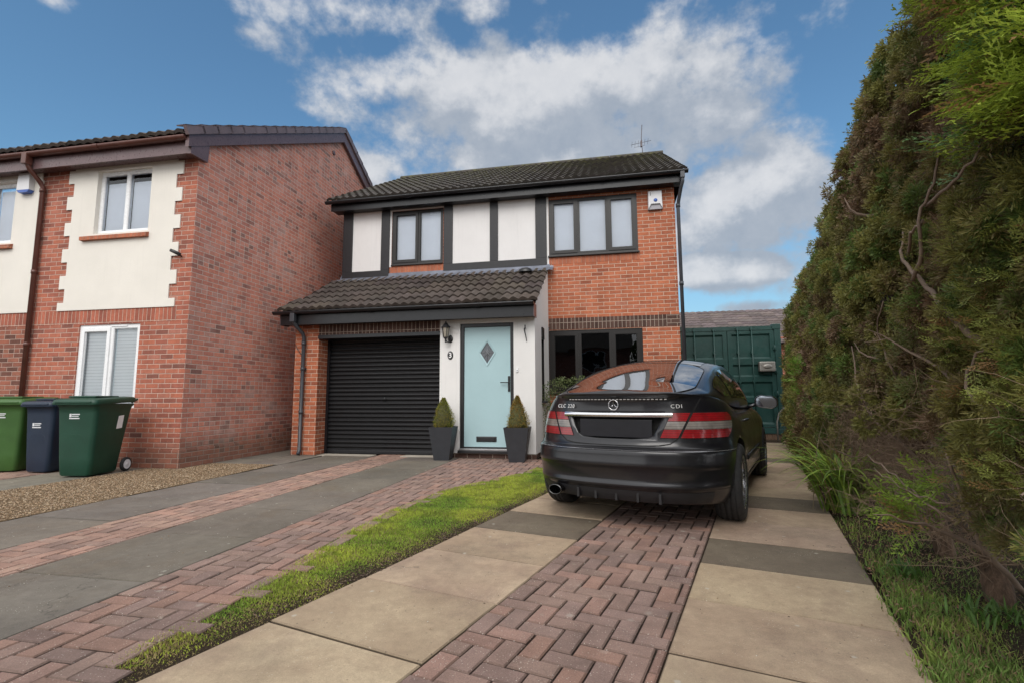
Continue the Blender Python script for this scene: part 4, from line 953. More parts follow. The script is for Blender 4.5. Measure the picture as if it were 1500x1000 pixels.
# cream render panels with toothed (quoined) edges, 18 mm proud
def panel(x0, x1, z0, z1, hole, teethR=None, teethL=None, name='render_panel'):
    mb = MB(); zs = sorted({z0, z1, hole[2], hole[3]}|({round(2.595+.225*k, 4) for k in range(11) if 2.595+.225*k < z1} if teethR else set()))
    for a, b in zip(zs, zs[1:]):
        mid = (a+b)/2; kk = int(math.floor((mid-2.595)/.225)); odd = kk % 2 == 0 and mid > 2.595
        rr = x1+(-.118 if (odd and teethR) else 0); ll = x0+(.118 if (odd and teethL) else 0)
        segs = [(ll, rr)]
        if hole[2] < mid < hole[3]: segs = [(ll, hole[0]), (hole[1], rr)]
        for (p, q) in segs:
            mb.add([(p, -.018, a), (q, -.018, a), (q, -.018, b), (p, -.018, b)], [(0, 1, 2, 3)])
        mb.add([(rr, -.018, a), (rr, .0, a), (rr, 0, b), (rr, -.018, b)], [(0, 1, 2, 3)]); mb.add([(ll, -.018, a), (ll, .0, a), (ll, 0, b), (ll, -.018, b)], [(3, 2, 1, 0)])
    h = hole
    for (p, q) in (((h[0], h[2]), (h[0], h[3])), ((h[1], h[3]), (h[1], h[2])), ((h[0], h[3]), (h[1], h[3])), ((h[1], h[2]), (h[0], h[2]))):
        mb.add([(p[0], -.018, p[1]), (q[0], -.018, q[1]), (q[0], .085, q[1]), (p[0], .085, p[1])], [(0, 1, 2, 3)])
    mb.add([(x0, -.018, z0), (x1, -.018, z0), (x1, 0, z0), (x0, 0, z0)], [(3, 2, 1, 0)])
    return LB(mb, name, M['render_cream'])
panel(-2.47, -.255, 2.46, ZW+.04, (lw1[0]+.002, lw1[1]-.002, lw1[2]+.002, lw1[3]-.002), True, True)
panel(XL+.3, -3.03, 2.46, ZW+.04, (lw2[0]+.002, lw2[1]-.002, lw2[2]+.002, lw2[3]-.002))
mb = MB(); mb.box(-3.03, -3.005, -.03, 0, 2.46, 4.74); LB(mb, 'edge_bead', M['render_cream'])
window(lh, (0, 0, 0), *lw1, .05, [-1.36], M['white_pvc'], M['glass'], sash=(), blind=(M['blind'], 4.62), vent=True, fw_=.06, bd=.07)
window(lh, (0, 0, 0), *lw2, .05, [-4.09], M['white_pvc'], M['glass'], sash=(), blind=(M['blind'], 4.66), fw_=.06, bd=.07)
window(lh, (0, 0, 0), *lg1, .02, [-1.40], M['white_pvc'], M['glass'], sash=(0,), blind=(M['slats'],), vent=True, fw_=.06, bd=.06)
window(lh, (0, 0, 0), *lg2, .02, [-4.56], M['white_pvc'], M['glass'], sash=(0,), blind=(M['slats'],), fw_=.06, bd=.06)
for (a, b, z) in ((-2.09, -.815, 3.715), (-4.82, -3.50, 3.675)):
    mb = MB(); mb.prism([(-.075, z-.105), (-.075, z-.045), (.02, z-.004), (.02, z-.105)], 'x', a, b); LB(mb, 'brick_sill', M['brick_sill'])
# eaves
mb = MB(); mb.box(XL, .02, -.235, -.215, 4.83, 5.06); LB(mb, 'fascia', M['brown_pvc'])
mb = MB(); mb.box(XL, .06, -.215, .01, 4.866, 4.876); LB(mb, 'soffit', M['brown_pvc'])
mb = MB(); gutter(mb, XL, .03, -.30, 5.075, .06); LB(mb, 'gutter', M['brown_pipe'])
mb = MB(); mb.prism([(-.24, 4.82), (-.24, 5.06), (.12, 5.12), (.10, 4.83)], 'x', .015, .075); LB(mb, 'eaves_end', M['brown_pvc'])
pl = math.atan2(7.70-5.12, 4.30+.36); V = (0, cos(pl), sin(pl)); sll = math.hypot(7.70-5.12, 4.66)
mb = MB(); mb.add([(XL, -.34, 5.07), (.06, -.34, 5.07), (.06, 4.33, 7.65), (XL, 4.33, 7.65), (.06, 9.0, 5.07), (XL, 9.0, 5.07)], [(0, 1, 2, 3), (3, 2, 4, 5)])
roofL = LB(mb, 'roof', M['tile'])
mb = MB(); tile_roof(mb, (XL, -.36, 5.105), (1, 0, 0), V, -XL+.03, sll, roll=.166, gauge=.31, per=6); LB(mb, 'roof_tiles', M['tile'], roofL)
# barge board and stepped dry-verge caps
mb = MB(); s, c = sin(pl), cos(pl)
bb = lambda y0, y1: None
mb.prism([(-.30, 4.90), (-.30, 5.13), (4.30, 7.67), (4.30, 7.40)], 'x', .02, .085); mb.prism([(4.30, 7.40), (4.30, 7.67), (9.05, 5.05), (9.05, 4.80)], 'x', .02, .085)
LB(mb, 'bargeboard', M['brown_pvc'])
mb = MB(); n_c = 16; st = sll/n_c
for side in (1, -1):
    for k in range(n_c):
        v0 = k*st; v1 = v0+st+.045; j = random.uniform(.9, 1.1)
        def Q(v, h): y = -.36+c*v-s*h; z = 5.10+s*v+c*h; return (y if side > 0 else 8.62-y, z)
        pts = [Q(v0, -.035), Q(v1, -.028), Q(v1, .085), Q(v0, .112)]
        mb.prism(pts, 'x', .060, .118, (j, j, j)); mb.prism([Q(v0, .095), Q(v1, .07), Q(v1, .085), Q(v0, .112)], 'x', -.05, .118, (j, j, j))
LB(mb, 'verge_cap', M['brown_tilecap'], roofL)
mb = MB()
for k in range(20):
    x0 = XL+k*.476; pts = [(4.31-.14*cos(pi*i/8), 7.66+.12*sin(pi*i/8)) for i in range(9)]; mb.prism(pts, 'x', x0+.003, x0+.473, (1, 1, 1))
LB(mb, 'ridge_tiles', M['tile'], roofL)
mb = MB(); mb.tube([(-2.98, -.30, 5.02), (-2.98, -.30, 4.90), (-2.97, -.26, 4.82), (-2.95, -.10, 4.66), (-2.945, -.055, 4.58), (-2.945, -.055, 0.02)], .036, 12); mb.box(-3.03, -2.93, -.36, -.25, 4.88, 5.06, .01)
for z in (4.50, 3.1, 1.9, .8): mb.tube([(-2.945, -.055, z), (-2.945, -.055, z+.06)], .044, 12)
LB(mb, 'downpipe', M['brown_pipe'])
LM = lh.matrix_basis if False else Matrix.Translation((-6.40, 6.434, 0)) @ Matrix.Rotation(LA, 4, 'Z')
def lp(x, y, z): return tuple(LM @ Vector((x, y, z)))
t = thing('alarm_box', 'white alarm box with blue underside beside the brown downpipe on cream render', 'alarm box', lp(-3.30, -.02, 4.56), LA)
mb = MB(); mb.prism([(-.13, 0), (.13, 0), (.115, .29), (-.115, .29)], 'y', 0, -.085); mb.build('cover', M['off_white'], t); mb = MB(); mb.prism([(-.13, -.001), (.13, -.001), (.09, -.045), (-.09, -.045)], 'y', 0, -.083); mb.build('strobe', M['alarm_blue'], t)
t = thing('security_camera', 'small black security camera on the left house corner below the quoins', 'security camera', lp(-.20, -.0, 3.26), LA)
mb = MB(); mb.tube([(0, 0, 0), (0, -.05, .0), (-.01, -.07, .02)], .012, 8); mb.build('arm', FM, t); mb = MB(); mb.tube([(.03, -.05, .01), (-.03, -.085, .04), (-.09, -.12, .07)], [.026, .028, .024], 12); mb.build('body', FM, t)
t = thing('gable_vent', 'small round dark vent high on the red brick gable', 'vent', lp(.0, 3.95, 6.95), LA)
mb = MB(); mb.lathe([(.0, .0), (.055, 0), (.055, .02), (.035, .03), (0, .03)], 14, Matrix.Rotation(pi/2, 4, 'Y')); mb.build('cowl', M['brown_pvc'], t)

# ================================================================== container and the far roof
M['cont'] = simple('container_green', (.010, .048, .042), .42, var=.22, scale=2.5, bump=.004, bscale=12)
CX0, CX1, CY, CZ0, CZ1 = 1.60, 4.05, 13.0, .14, 2.76
t = thing('shipping_container', 'dark green steel shipping container closing off the end of the right-hand drive', 'container', ((CX0+CX1)/2, CY, 0)); co = ((CX0+CX1)/2, CY, 0)
mb = MB(); mb.box(CX0, CX0+.12, CY, CY+.15, CZ0, CZ1-.02); mb.box(CX1-.14, CX1, CY, CY+.15, CZ0, CZ1-.02); mb.box(CX0+.12, CX1-.14, CY+.01, CY+.15, CZ1-.13, CZ1-.03); mb.box(CX0+.12, CX1-.14, CY+.01, CY+.15, CZ0, CZ0+.14)
for x in (CX0, CX1-.17): 
    for z in (CZ0-.02, CZ1-.12): mb.box(x-.01, x+.18, CY-.012, CY+.16, z, z+.13, .01)
mb.build('end_frame', M['cont'], t, co)
mb = MB(); n = 46
for (X, s_) in ((CX0+.03, -1), (CX1-.03, 1)):
    rows = [[], []]
    for i in range(n+1):
        y = CY+.15+i*(6-.3)/n; o_ = [0, 0, .03, .03][i % 4]*s_
        rows[0].append((X-o_, y, CZ0+.1)); rows[1].append((X-o_, y, CZ1-.06))
    mb.grid(rows, False)
mb.box(CX0+.02, CX1-.02, CY+.1, CY+6, CZ1-.06, CZ1-.03); mb.box(CX0, CX1, CY+5.9, CY+6, CZ0, CZ1-.02); mb.build('side_wall', M['cont'], t, co)
mid = 2.83
for (a, b) in ((CX0+.125, mid-.006), (mid+.006, CX1-.145)):
    zs = [CZ0+.15, CZ0+.62, CZ0+.66, CZ0+.86, CZ0+.90, CZ0+1.18, CZ0+1.22, CZ0+1.42, CZ0+1.46, CZ0+1.74, CZ0+1.78, CZ0+1.98, CZ0+2.02, CZ1-.14]
    ys = [.03, .03, .065, .065, .03, .03, .065, .065, .03, .03, .03, .03, .03, .03]
    zs = [CZ0+.15, CZ0+.25, CZ0+.28, CZ0+.80, CZ0+.84, CZ0+.86, CZ0+1.28, CZ0+1.32, CZ0+1.34, CZ0+1.72, CZ0+1.76, CZ0+1.78, CZ1-.30, CZ1-.27, CZ1-.14]
    ys = [.02, .02, .05, .05, .02, .02, .05, .02, .02, .05, .02, .02, .05, .02, .02]
    zs = [CZ0+.15]; ys = [.015]
    for (p, q) in ((.22, .74), (.86, 1.24), (1.36, 1.66), (1.80, 2.40)):
        zs += [CZ0+p, CZ0+p+.045, CZ0+q-.045, CZ0+q]; ys += [.015, .055, .055, .015]
    zs.append(CZ1-.14); ys.append(.015)
    mb = MB(); fr_ = .10
    mb.grid([[(a+fr_, CY+y, z) for y, z in zip(ys, zs)], [(b-fr_, CY+y, z) for y, z in zip(ys, zs)]], False, flip=True)
    mb.box(a, a+fr_, CY+.014, CY+.07, CZ0+.15, CZ1-.14); mb.box(b-fr_, b, CY+.014, CY+.07, CZ0+.15, CZ1-.14)
    dd = mb.build('door', M['cont'], t, co)
    w_ = b-a
    for f_ in ((.30, .72) if a < 2 else (.22, .52)):
        x = a+w_*f_; mb = MB(); mb.tube([(x, CY-.02, CZ0+.10), (x, CY-.02, CZ1-.05)], .017, 8)
        for z in (CZ0+.06, CZ0+.5, CZ0+1.25, CZ0+1.95, CZ1-.10): mb.box(x-.035, x+.035, CY-.035, CY+.03, z-.025, z+.035)
        mb.box(x-.008, x+.25, CY-.035, CY-.022, CZ0+1.00, CZ0+1.03)
        mb.build('locking_bar', M['cont'], dd, co)
    for z in (.35, .9, 1.45, 2.0):
        mb = MB(); xh = a-.02 if a < 2 else b-.04
        mb.box(xh, xh+.07, CY-.02, CY+.02, CZ0+z, CZ0+z+.09); mb.tube([(xh+.035, CY-.02, CZ0+z-.03), (xh+.035, CY-.02, CZ0+z+.12)], .014, 6); mb.build('hinge', M['cont'], dd, co)
M['lockbox'] = simple('lock_box_grey', (.26, .25, .23), .45, metal=.4, var=.15, scale=8)
mb = MB(); mb.box(3.50, 3.86, CY-.14, CY+.01, 1.62, 1.86, .03); lb = mb.build('lock_box', M['lockbox'], t, co)
mb = MB(); mb.loft([[(3.68+.11*k*cos(a), CY-.14-y, 1.74+.055*k*sin(a)) for a in np.linspace(0, 2*pi, 17)[:-1]] for k, y in ((1, 0), (.9, .012), (.4, .015))], True, False, True); mb.build('cover', M['lockbox'], lb, co)
for xa, xb in ((CX0+.1, CX0+.5), (CX1-.6, CX1-.1)):
    mb = MB(); mb.box(xa, xb, CY+.03, CY+.5, -.05, CZ0-.02); mb.build('timber_packer', M['bark'], t, co)
t = thing('metal_hoop', 'pale metal hoop rail standing against the right corner of the green container', 'hoop', (3.95, 12.6, 0))
mb = MB(); mb.tube([(-.22, 0, 0), (-.22, 0, .42), (-.17, 0, .62), (-.07, 0, .74), (.05, 0, .80), (.18, .02, .82)], .017, 8); mb.tube([(.0, 0, .1), (.0, 0, .75)], .012, 6); mb.build('rail', M['lockbox'], t)
t = thing('distant_house', 'grey tiled roof of a house rising behind the green container', 'house', (4.5, 26, 0)); co = (4.5, 26, 0)
mb = MB(); mb.box(2.2, 16, 23.5, 31, 0, 3.6); mb.build('wall', M['brick_red_front'], t, co)
mb = MB(); V = Vector((0, 3.9, 2.1)).normalized(); zr = 5.36; ze = zr-2.1
mb.add([(2.0, 23.1, ze), (16.2, 23.1, ze), (16.2, 27.0, zr), (2.0, 27.0, zr), (16.2, 30.9, ze), (2.0, 30.9, ze)], [(0, 1, 2, 3), (3, 2, 4, 5), (0, 3, 5)])
rf = mb.build('roof', M['tile_far'], t, co)
mb = MB(); tile_roof(mb, (2.0, 23.1, ze+.02), (1, 0, 0), V, 12.0, 4.43, roll=.30, gauge=.34, per=4, amp=.03, lip=.02); mb.build('roof_tiles', M['tile_far'], rf, co)
#--CAR--
# ================================================================== THE CAR
CAR_POS = (-.026, 4.03, 0); CAR_H = 18.8
def paint():
    m, n, b = new_mat('car_paint_anthracite'); g = n.new('ShaderNodeTexCoord').outputs['Object']
    c = n.mix(n.noise(g, 700, 2, .5), (.0045, .0045, .0065), (.009, .009, .013))
    dust = n.mapr(n.noise(g, 4, 5, .65), .4, .8, 0, .12); c = n.mix(dust, c, (.06, .055, .05))
    n.put(b.inputs['Base Color'], c); b.inputs['Metallic'].default_value = .3; n.put(b.inputs['Roughness'], n.mapr(n.noise(g, 6, 4), .3, .7, .32, .40)); b.inputs['Coat Weight'].default_value = .6; b.inputs['Coat Roughness'].default_value = .13
    return m
M['paint'] = paint()
M['rubber'] = simple('tyre_rubber', (.016, .016, .017), .75, var=.25, scale=12, bump=.002)
M['car_plastic'] = simple('car_black_plastic', (.013, .013, .015), .5, var=.2)
M['void'] = simple('shadow_gap', (.004, .004, .004), .9)
M['chrome'] = simple('satin_chrome', (.72, .72, .74), .18, metal=1, var=.05)
M['alloy'] = simple('alloy_wheel', (.50, .50, .52), .28, metal=.9, var=.1)
M['plate'] = simple('blank_plate', (.004, .0042, .008), .35, var=.2)
M['mirror'] = simple('mirror_glass', (.42, .46, .52), .03, metal=1, var=.02)
def lens(name, col, rough=.08):
    m, n, b = new_mat(name); uv = n.new('ShaderNodeTexCoord').outputs['Object']; x, y, z = n.sep(uv)
    rib = n.m('FRACT', n.m('MULTIPLY', z, 55.0)); k = n.mapr(rib, .0, .5, .65, 1.1, True); k2 = n.mapr(n.noise(uv, 14, 3), .3, .7, .75, 1.2)
    c = n.mix(1.0, col, n.xyz(n.m('MULTIPLY', k, k2), n.m('MULTIPLY', k, k2), n.m('MULTIPLY', k, k2)), 'MULTIPLY')
    n.put(b.inputs['Base Color'], c); b.inputs['Roughness'].default_value = .3; b.inputs['Coat Weight'].default_value = 1; b.inputs['Coat Roughness'].default_value = rough; return m
M['lens_red'] = lens('tail_lens_red', (.23, .005, .009)); M['lens_clear'] = lens('tail_lens_clear', (.185, .165, .15))

CL = 4.45
def lerp_tab(t, x):
    if x <= t[0][0]: return t[0][1]
    for (a, b), (c, d_) in zip(t, t[1:]):
        if x <= c: return b+(d_-b)*(x-a)/(c-a)
    return t[-1][1]
def smooth_tab(t):
    xs = np.array([a for a, _ in t]); ys = np.array([b for _, b in t]); n = len(xs); d_ = np.diff(ys)/np.diff(xs); mm = np.zeros(n); mm[0] = d_[0]; mm[-1] = d_[-1]
    for i in range(1, n-1): mm[i] = 0 if d_[i-1]*d_[i] <= 0 else 2*d_[i-1]*d_[i]/(d_[i-1]+d_[i])
    def f(x):
        if x <= xs[0]: return float(ys[0])
        if x >= xs[-1]: return float(ys[-1])
        i = int(np.searchsorted(xs, x)-1); h = xs[i+1]-xs[i]; s = (x-xs[i])/h
        return float((2*s**3-3*s*s+1)*ys[i]+(s**3-2*s*s+s)*h*mm[i]+(-2*s**3+3*s*s)*ys[i+1]+(s**3-s*s)*h*mm[i+1])
    return f
ZT = smooth_tab([(0, 1.055), (.3, 1.05), (.8, 1.00), (1.5, .955), (2.4, .93), (3.0, .93), (3.6, .86), (4.1, .76), (4.45, .62)])
ZBt = smooth_tab([(0, .225), (.5, .20), (1.4, .19), (3.2, .19), (4.0, .2), (4.45, .23)])
RR = lambda z: lerp_tab([(.16, .13), (.225, .085), (.265, .055), (.315, .042), (.338, .016), (.36, .012), (.375, .024), (.42, .023), (.48, .013), (.497, -.001), (.51, -.003), (.56, .004), (.602, .006), (.618, .012), (.628, .045), (.640, .080), (.70, .092), (.80, .100), (.90, .112), (.955, .116), (1.015, .112), (1.035, .085), (1.048, .062), (1.055, .066)], z)
WZ = smooth_tab([(.15, .77), (.20, .80), (.30, .838), (.45, .856), (.60, .862), (.75, .855), (.88, .832), (.95, .803), (1.0, .770), (1.04, .728), (1.06, .705)])
WY_ = smooth_tab([(0, .975), (.5, .985), (.95, 1.0), (1.6, .985), (2.6, .985), (3.5, 1.0), (4.0, .975), (4.45, .93)])
bumpW = lambda z: .022*math.exp(-((z-.45)/.17)**4)
DD = .62; DF = .75
def W_at(y, z):
    zz = z+(1.055-ZT(y))*max(0, min(1, (z-.55)/.4)); return WZ(zz)*WY_(y)
def SB(q, z):
    """body surface: q 0..1 rear quarter (centre to side), 1..2 along the side, 2..3 front quarter; returns (x,y,z), x>=0"""
    if q <= 1:
        ph = q*pi/2; w_ = W_at(DD*.5, z)+bumpW(z)*(1-q); x = w_*max(0, sin(ph))**(2/2.75); y = RR(z)+DD*(1-max(0, cos(ph))**(2/2.1)); x = x if q < 1 else w_; return (x, y, z)
    if q <= 2:
        y = (RR(z)+DD)+(CL-DF-RR(z)-DD)*(q-1); k = max(0, 1-(q-1)*8); w_ = W_at(DD*.5, z)*k+W_at(y, z)*(1-k); return (w_, y, z)
    ph = (3-q)*pi/2; fo = .10*max(0, (z-.5)/.4)**2+.06*max(0, (.35-z)/.15); w_ = W_at(CL-DF, z); x = w_*max(0, sin(ph))**(2/2.6); y = CL-fo-DF*(1-max(0, cos(ph))**(2/2.1)); return (x, y, z)
def SBn(q, z, off, sx=1):
    p = Vector(SB(q, z)); e = .01; a = Vector(SB(min(3, q+e), z))-Vector(SB(max(0.0, q-e), z)); b = Vector(SB(q, z+e))-Vector(SB(q, z-e)); 
    if a.length < 1e-5: a = Vector((1, 0, 0))
    nn = b.cross(a).normalized() if True else None
    nn = a.cross(b).normalized()
    p = p+nn*off; return (p.x*sx, p.y, p.z)
def q_of(x, z):
    w_ = W_at(DD*.5, z)
    lo, hi = 0, 1
    for _ in range(30):
        m_ = (lo+hi)/2
        if SB(m_, z)[0] < x: lo = m_
        else: hi = m_
    return (lo+hi)/2

ca = thing('parked_car', 'black coupe car parked on the right-hand drive with red and white tail lights', 'car', CAR_POS, -R(CAR_H))
def CB(mb, name, mat, parent=None): return mb.build(name, mat, parent or ca, uv=False)
# --- lower body shell
ts = [0, .03, .06, .10, .125, .137, .150, .163, .181, .205, .235, .27, .307, .319, .329, .345, .37, .404, .43, .455, .472, .484, .494, .51, .56, .63, .70, .77, .84, .88, .92, .95, .965, .978, .99, 1.0]
qs = [i/16*1.0 for i in range(16)]+[1+i/34 for i in range(34)]+[2+i/10 for i in range(11)]
def zt_(q, t):
    y = SB(q, .6)[1]; zb = ZBt(y); ztp = ZT(y)-.045*(q**4 if q <= 1 else max(0, 1-(q-1)/.32)**1.5 if q < 2 else 0); return zb+(ztp-zb)*t
rings = []
for t in ts:
    ring = [SB(q, zt_(q, t)) for q in qs]
    full = ring+[(-x, y, z) for x, y, z in ring[-2:0:-1]]; rings.append(full)
N = len(rings[0]); nq = len(qs)
bm = bmesh.new(); VV = [[bm.verts.new(p) for p in r] for r in rings]
for a, b in zip(VV, VV[1:]):
    for i in range(N): bm.faces.new((a[i], a[(i+1) % N], b[(i+1) % N], b[i]))
def capgrid(ring, crown, flip):
    J = 10; prev = None
    for i in range(0, nq):
        rr = ring[i]; ll = ring[(N-i) % N]
        if i == 0 or i == nq-1: row = [rr]*(J+1)
        else:
            row = [rr]
            for j in range(1, J):
                k = j/J; x = rr.co.x*(1-2*k); row.append(bm.verts.new((x, rr.co.y, rr.co.z+crown(rr.co.y)*(1-(2*k-1)**2))))
            row.append(ll)
        if prev is not None:
            for j in range(J):
                vs = [prev[j], prev[j+1], row[j+1], row[j]]; u_ = []
                for v_ in vs:
                    if v_ not in u_: u_.append(v_)
                if len(u_) >= 3:
                    f = bm.faces.new(u_ if not flip else u_[::-1])
        prev = row
capgrid(VV[-1], lambda y: .03 if y < 3 else .055, False); capgrid(VV[0], lambda y: 0.0, True)
bmesh.ops.recalc_face_normals(bm, faces=bm.faces[:])
for f in bm.faces: f.smooth = True
me = bpy.data.meshes.new('body'); bm.to_mesh(me); bm.free(); me.materials.append(M['paint']); me.materials.append(M['void'])
body = bpy.data.objects.new('body', me); COL.objects.link(body); body.parent = ca
# wheel wells and plate recess cut out
AX = (.85, 3.60); WR = .320; TR = .760
cut = bmesh.new()
for y in AX:
    for s in (-1, 1):
        mt = Matrix.Translation((s*.80, y, WR+.012)) @ Matrix.Rotation(pi/2, 4, 'Y')
        bmesh.ops.create_cone(cut, cap_ends=True, segments=48, radius1=.352, radius2=.352, depth=.56, matrix=mt)
# plate recess prism
zz0, zz1 = .693, .885; prof = [(-.40, zz1), (-.355, .78), (-.325, .728), (-.27, .703), (-.15, zz0), (.15, zz0), (.27, .703), (.325, .728), (.355, .78), (.40, zz1)]
va = [cut.verts.new((x, -.2, z)) for x, z in prof]; vb = [cut.verts.new((x*.96, .145+.25*x*x, z+(.006 if z < .9 else -.004))) for x, z in prof]
cut.faces.new(va); cut.faces.new(vb[::-1])
for i in range(len(prof)): cut.faces.new((va[i], vb[i], vb[(i+1) % len(prof)], va[(i+1) % len(prof)]))
bmesh.ops.recalc_face_normals(cut, faces=cut.faces[:])
cm = bpy.data.meshes.new('cut'); cut.to_mesh(cm); cut.free(); cm.materials.append(M['void']); cutter = bpy.data.objects.new('cutter', cm); COL.objects.link(cutter); cutter.parent = ca
md = body.modifiers.new('cut', 'BOOLEAN'); md.object = cutter; md.operation = 'DIFFERENCE'; md.solver = 'EXACT'; md.material_mode = 'TRANSFER'
dg = bpy.context.evaluated_depsgraph_get(); ev = body.evaluated_get(dg); m2 = bpy.data.meshes.new_from_object(ev); body.modifiers.clear(); body.data = m2; bpy.data.objects.remove(cutter)
me = body.data; me.name = 'body'
# --- patch helper on the lower body
def patch(name, mat, q0, q1, z0, z1, off=.004, nq_=14, nz=6, sides=(1, -1), parent=None, rim=True):
    """z0,z1 functions of q (or numbers)"""
    outs = []
    f0 = z0 if callable(z0) else (lambda q: z0); f1 = z1 if callable(z1) else (lambda q: z1)
    for s in sides:
        mb = MB(); P_ = []
        for i in range(nq_+1):
            q = q0+(q1-q0)*i/nq_; P_.append([SBn(q, f0(q)+(f1(q)-f0(q))*j/nz, off, s) for j in range(nz+1)])
        mb.grid(P_, True, flip=(s < 0))
        if rim:     # short skirt so the part has thickness
            bo = [(i, 0) for i in range(nq_+1)]+[(nq_, j) for j in range(1, nz+1)]+[(i, nz) for i in range(nq_-1, -1, -1)]+[(0, j) for j in range(nz-1, 0, -1)]
            top = [P_[i][j] for i, j in bo]; bot = []
            for i, j in bo:
                q = q0+(q1-q0)*i/nq_; bot.append(SBn(q, f0(q)+(f1(q)-f0(q))*j/nz, -.004, s))
            n_ = len(top); mb.add(top+bot, [(k, (k+1) % n_, n_+(k+1) % n_, n_+k) if s > 0 else (n_+k, n_+(k+1) % n_, (k+1) % n_, k) for k in range(n_)], False)
        outs.append(CB(mb, name, mat, parent))
    return outs
# tail lights: inner (on the lid) and outer (on the wing), red / clear / red bands
qi_t = q_of(.455, .94); 
for s in (1, -1):
    lo_r, lo_c = [], []
    holder = None
    # inner piece: slanted edges
    def xin(z): return .360+(z-.712)*.42
    def xsh(z): return .492+(z-.712)*.44
    def bandpatch(xa, xb, za, zb, mat, nm, parent):
        mb = MB(); P_ = []
        for i in range(9):
            row = []
            for j in range(5):
                z = za+(zb-za)*j/4; x = xa(z)+(xb(z)-xa(z))*i/8; row.append(SBn(q_of(x, z), z, .005, s))
            P_.append(row)
        mb.grid(P_, True, flip=(s < 0)); return CB(mb, nm, mat, parent)
    h = bandpatch(lambda z: xin(z)-.004, lambda z: xsh(z)+.002, .710, .907, M['void'], 'tail_light', None)
    for v_ in h.data.vertices: v_.co -= Vector((0, -.003, 0))
    for za, zb, mt in ((.714, .776, 'lens_red'), (.779, .838, 'lens_clear'), (.841, .903, 'lens_red')): bandpatch(xin, lambda z: xsh(z)-.008, za, zb, M[mt], 'lens', h)
    qe = lambda z: 1.0-.055*abs((z-.85)/.1)**3 
    def outer(za, zb, mat, nm, parent, off=.005, ex=0):
        mb = MB(); P_ = []
        for i in range(15):
            row = []
            for j in range(5):
                z = za+(zb-za)*j/4; qa = q_of(xsh(z)+.010-ex, z); qb = .885-.13*max(0, (.85-z)/.14)**2.2-.05*max(0, (z-.87)/.033)**2+ex; row.append(SBn(qa+(qb-qa)*i/14, z, off, s))
            P_.append(row)
        mb.grid(P_, True, flip=(s < 0)); return CB(mb, nm, mat, parent)
    h = outer(.709, .908, M['void'], 'tail_light', None, .001, .004)
    for za, zb, mt in ((.714, .776, 'lens_red'), (.779, .838, 'lens_clear'), (.841, .903, 'lens_red')): outer(za, zb, M[mt], 'lens', h)
# shut lines: thin dark strips
def strip(name, mat, pts, wid, off=.0015, sides=(1, -1), parent=None):
    """pts: (q,z) polyline on body"""
    for s in sides:
        mb = MB(); P_ = []
        for i, (q, z) in enumerate(pts):
            a = Vector(SBn(q, z, off, s)); b = Vector(SBn(*pts[min(i+1, len(pts)-1)], off, s)); c = Vector(SBn(*pts[max(i-1, 0)], off, s)); t_ = (b-c).normalized(); n_ = (Vector(SBn(q, z, off+.05, s))-a).normalized(); sd = t_.cross(n_)*wid/2
            P_.append([tuple(a-sd), tuple(a+sd)])
        mb.grid(P_, True, flip=(s > 0)); CB(mb, name, mat, parent)
def dense(pts, n=8):
    out = []
    for (a, b), (c, d_) in zip(pts, pts[1:]):
        for i in range(n): out.append((a+(c-a)*i/n, b+(d_-b)*i/n))
    out.append(pts[-1]); return out
lid = [(.640, 1.045), (.612, .97), (.585, .91), (.49, .712), (.475, .70), (.43, .668), (.35, .655), (.2, .650), (0, .648)]
strip('shut_line', M['void'], [(q_of(x, z) if x > 0 else 0, z) for x, z in dense(lid)], .007)
strip('shut_line', M['void'], dense([(1.22, .27), (1.21, .5), (1.195, .75), (1.165, .93), (1.16, .985)], 5), .006)
strip('shut_line', M['void'], dense([(1.78, .24), (1.78, .6), (1.755, .90)], 5), .006)
strip('bumper_line', M['void'], dense([(.0, .634), (.9, .632), (1.03, .628)], 12), .004)
strip('bumper_crease', M['car_plastic'], dense([(.0, .330), (.9, .330), (1.0, .325)], 12), .005)
patch('side_moulding', M['car_plastic'], 1.27, 1.76, .435, .475, .010, 20, 2)
patch('side_sill', M['car_plastic'], 1.16, 1.90, .205, .27, .008, 20, 3)
M['ledge_glint'] = simple('bumper_highlight_paint', (.33, .33, .35), .25, metal=.7, var=.1)  # pale metallic colour painting in the bright reflection along the bumper ledge
strip('bumper_painted_highlight', M['ledge_glint'], dense([(.0, .617), (.5, .617), (.85, .617), (1.0, .615)], 12), .0055, .002)
# diffuser: dark lower valance with fins
patch('lower_valance', M['car_plastic'], 0, .60, lambda q: .226, lambda q: .312, .004, 16, 3)
for x in (-.30, -.15, .02, .19, .36):
    mb = MB(); mb.box(x-.010, x+.010, .048, .16, .226, .300, .003); CB(mb, 'fin', M['car_plastic'], None)
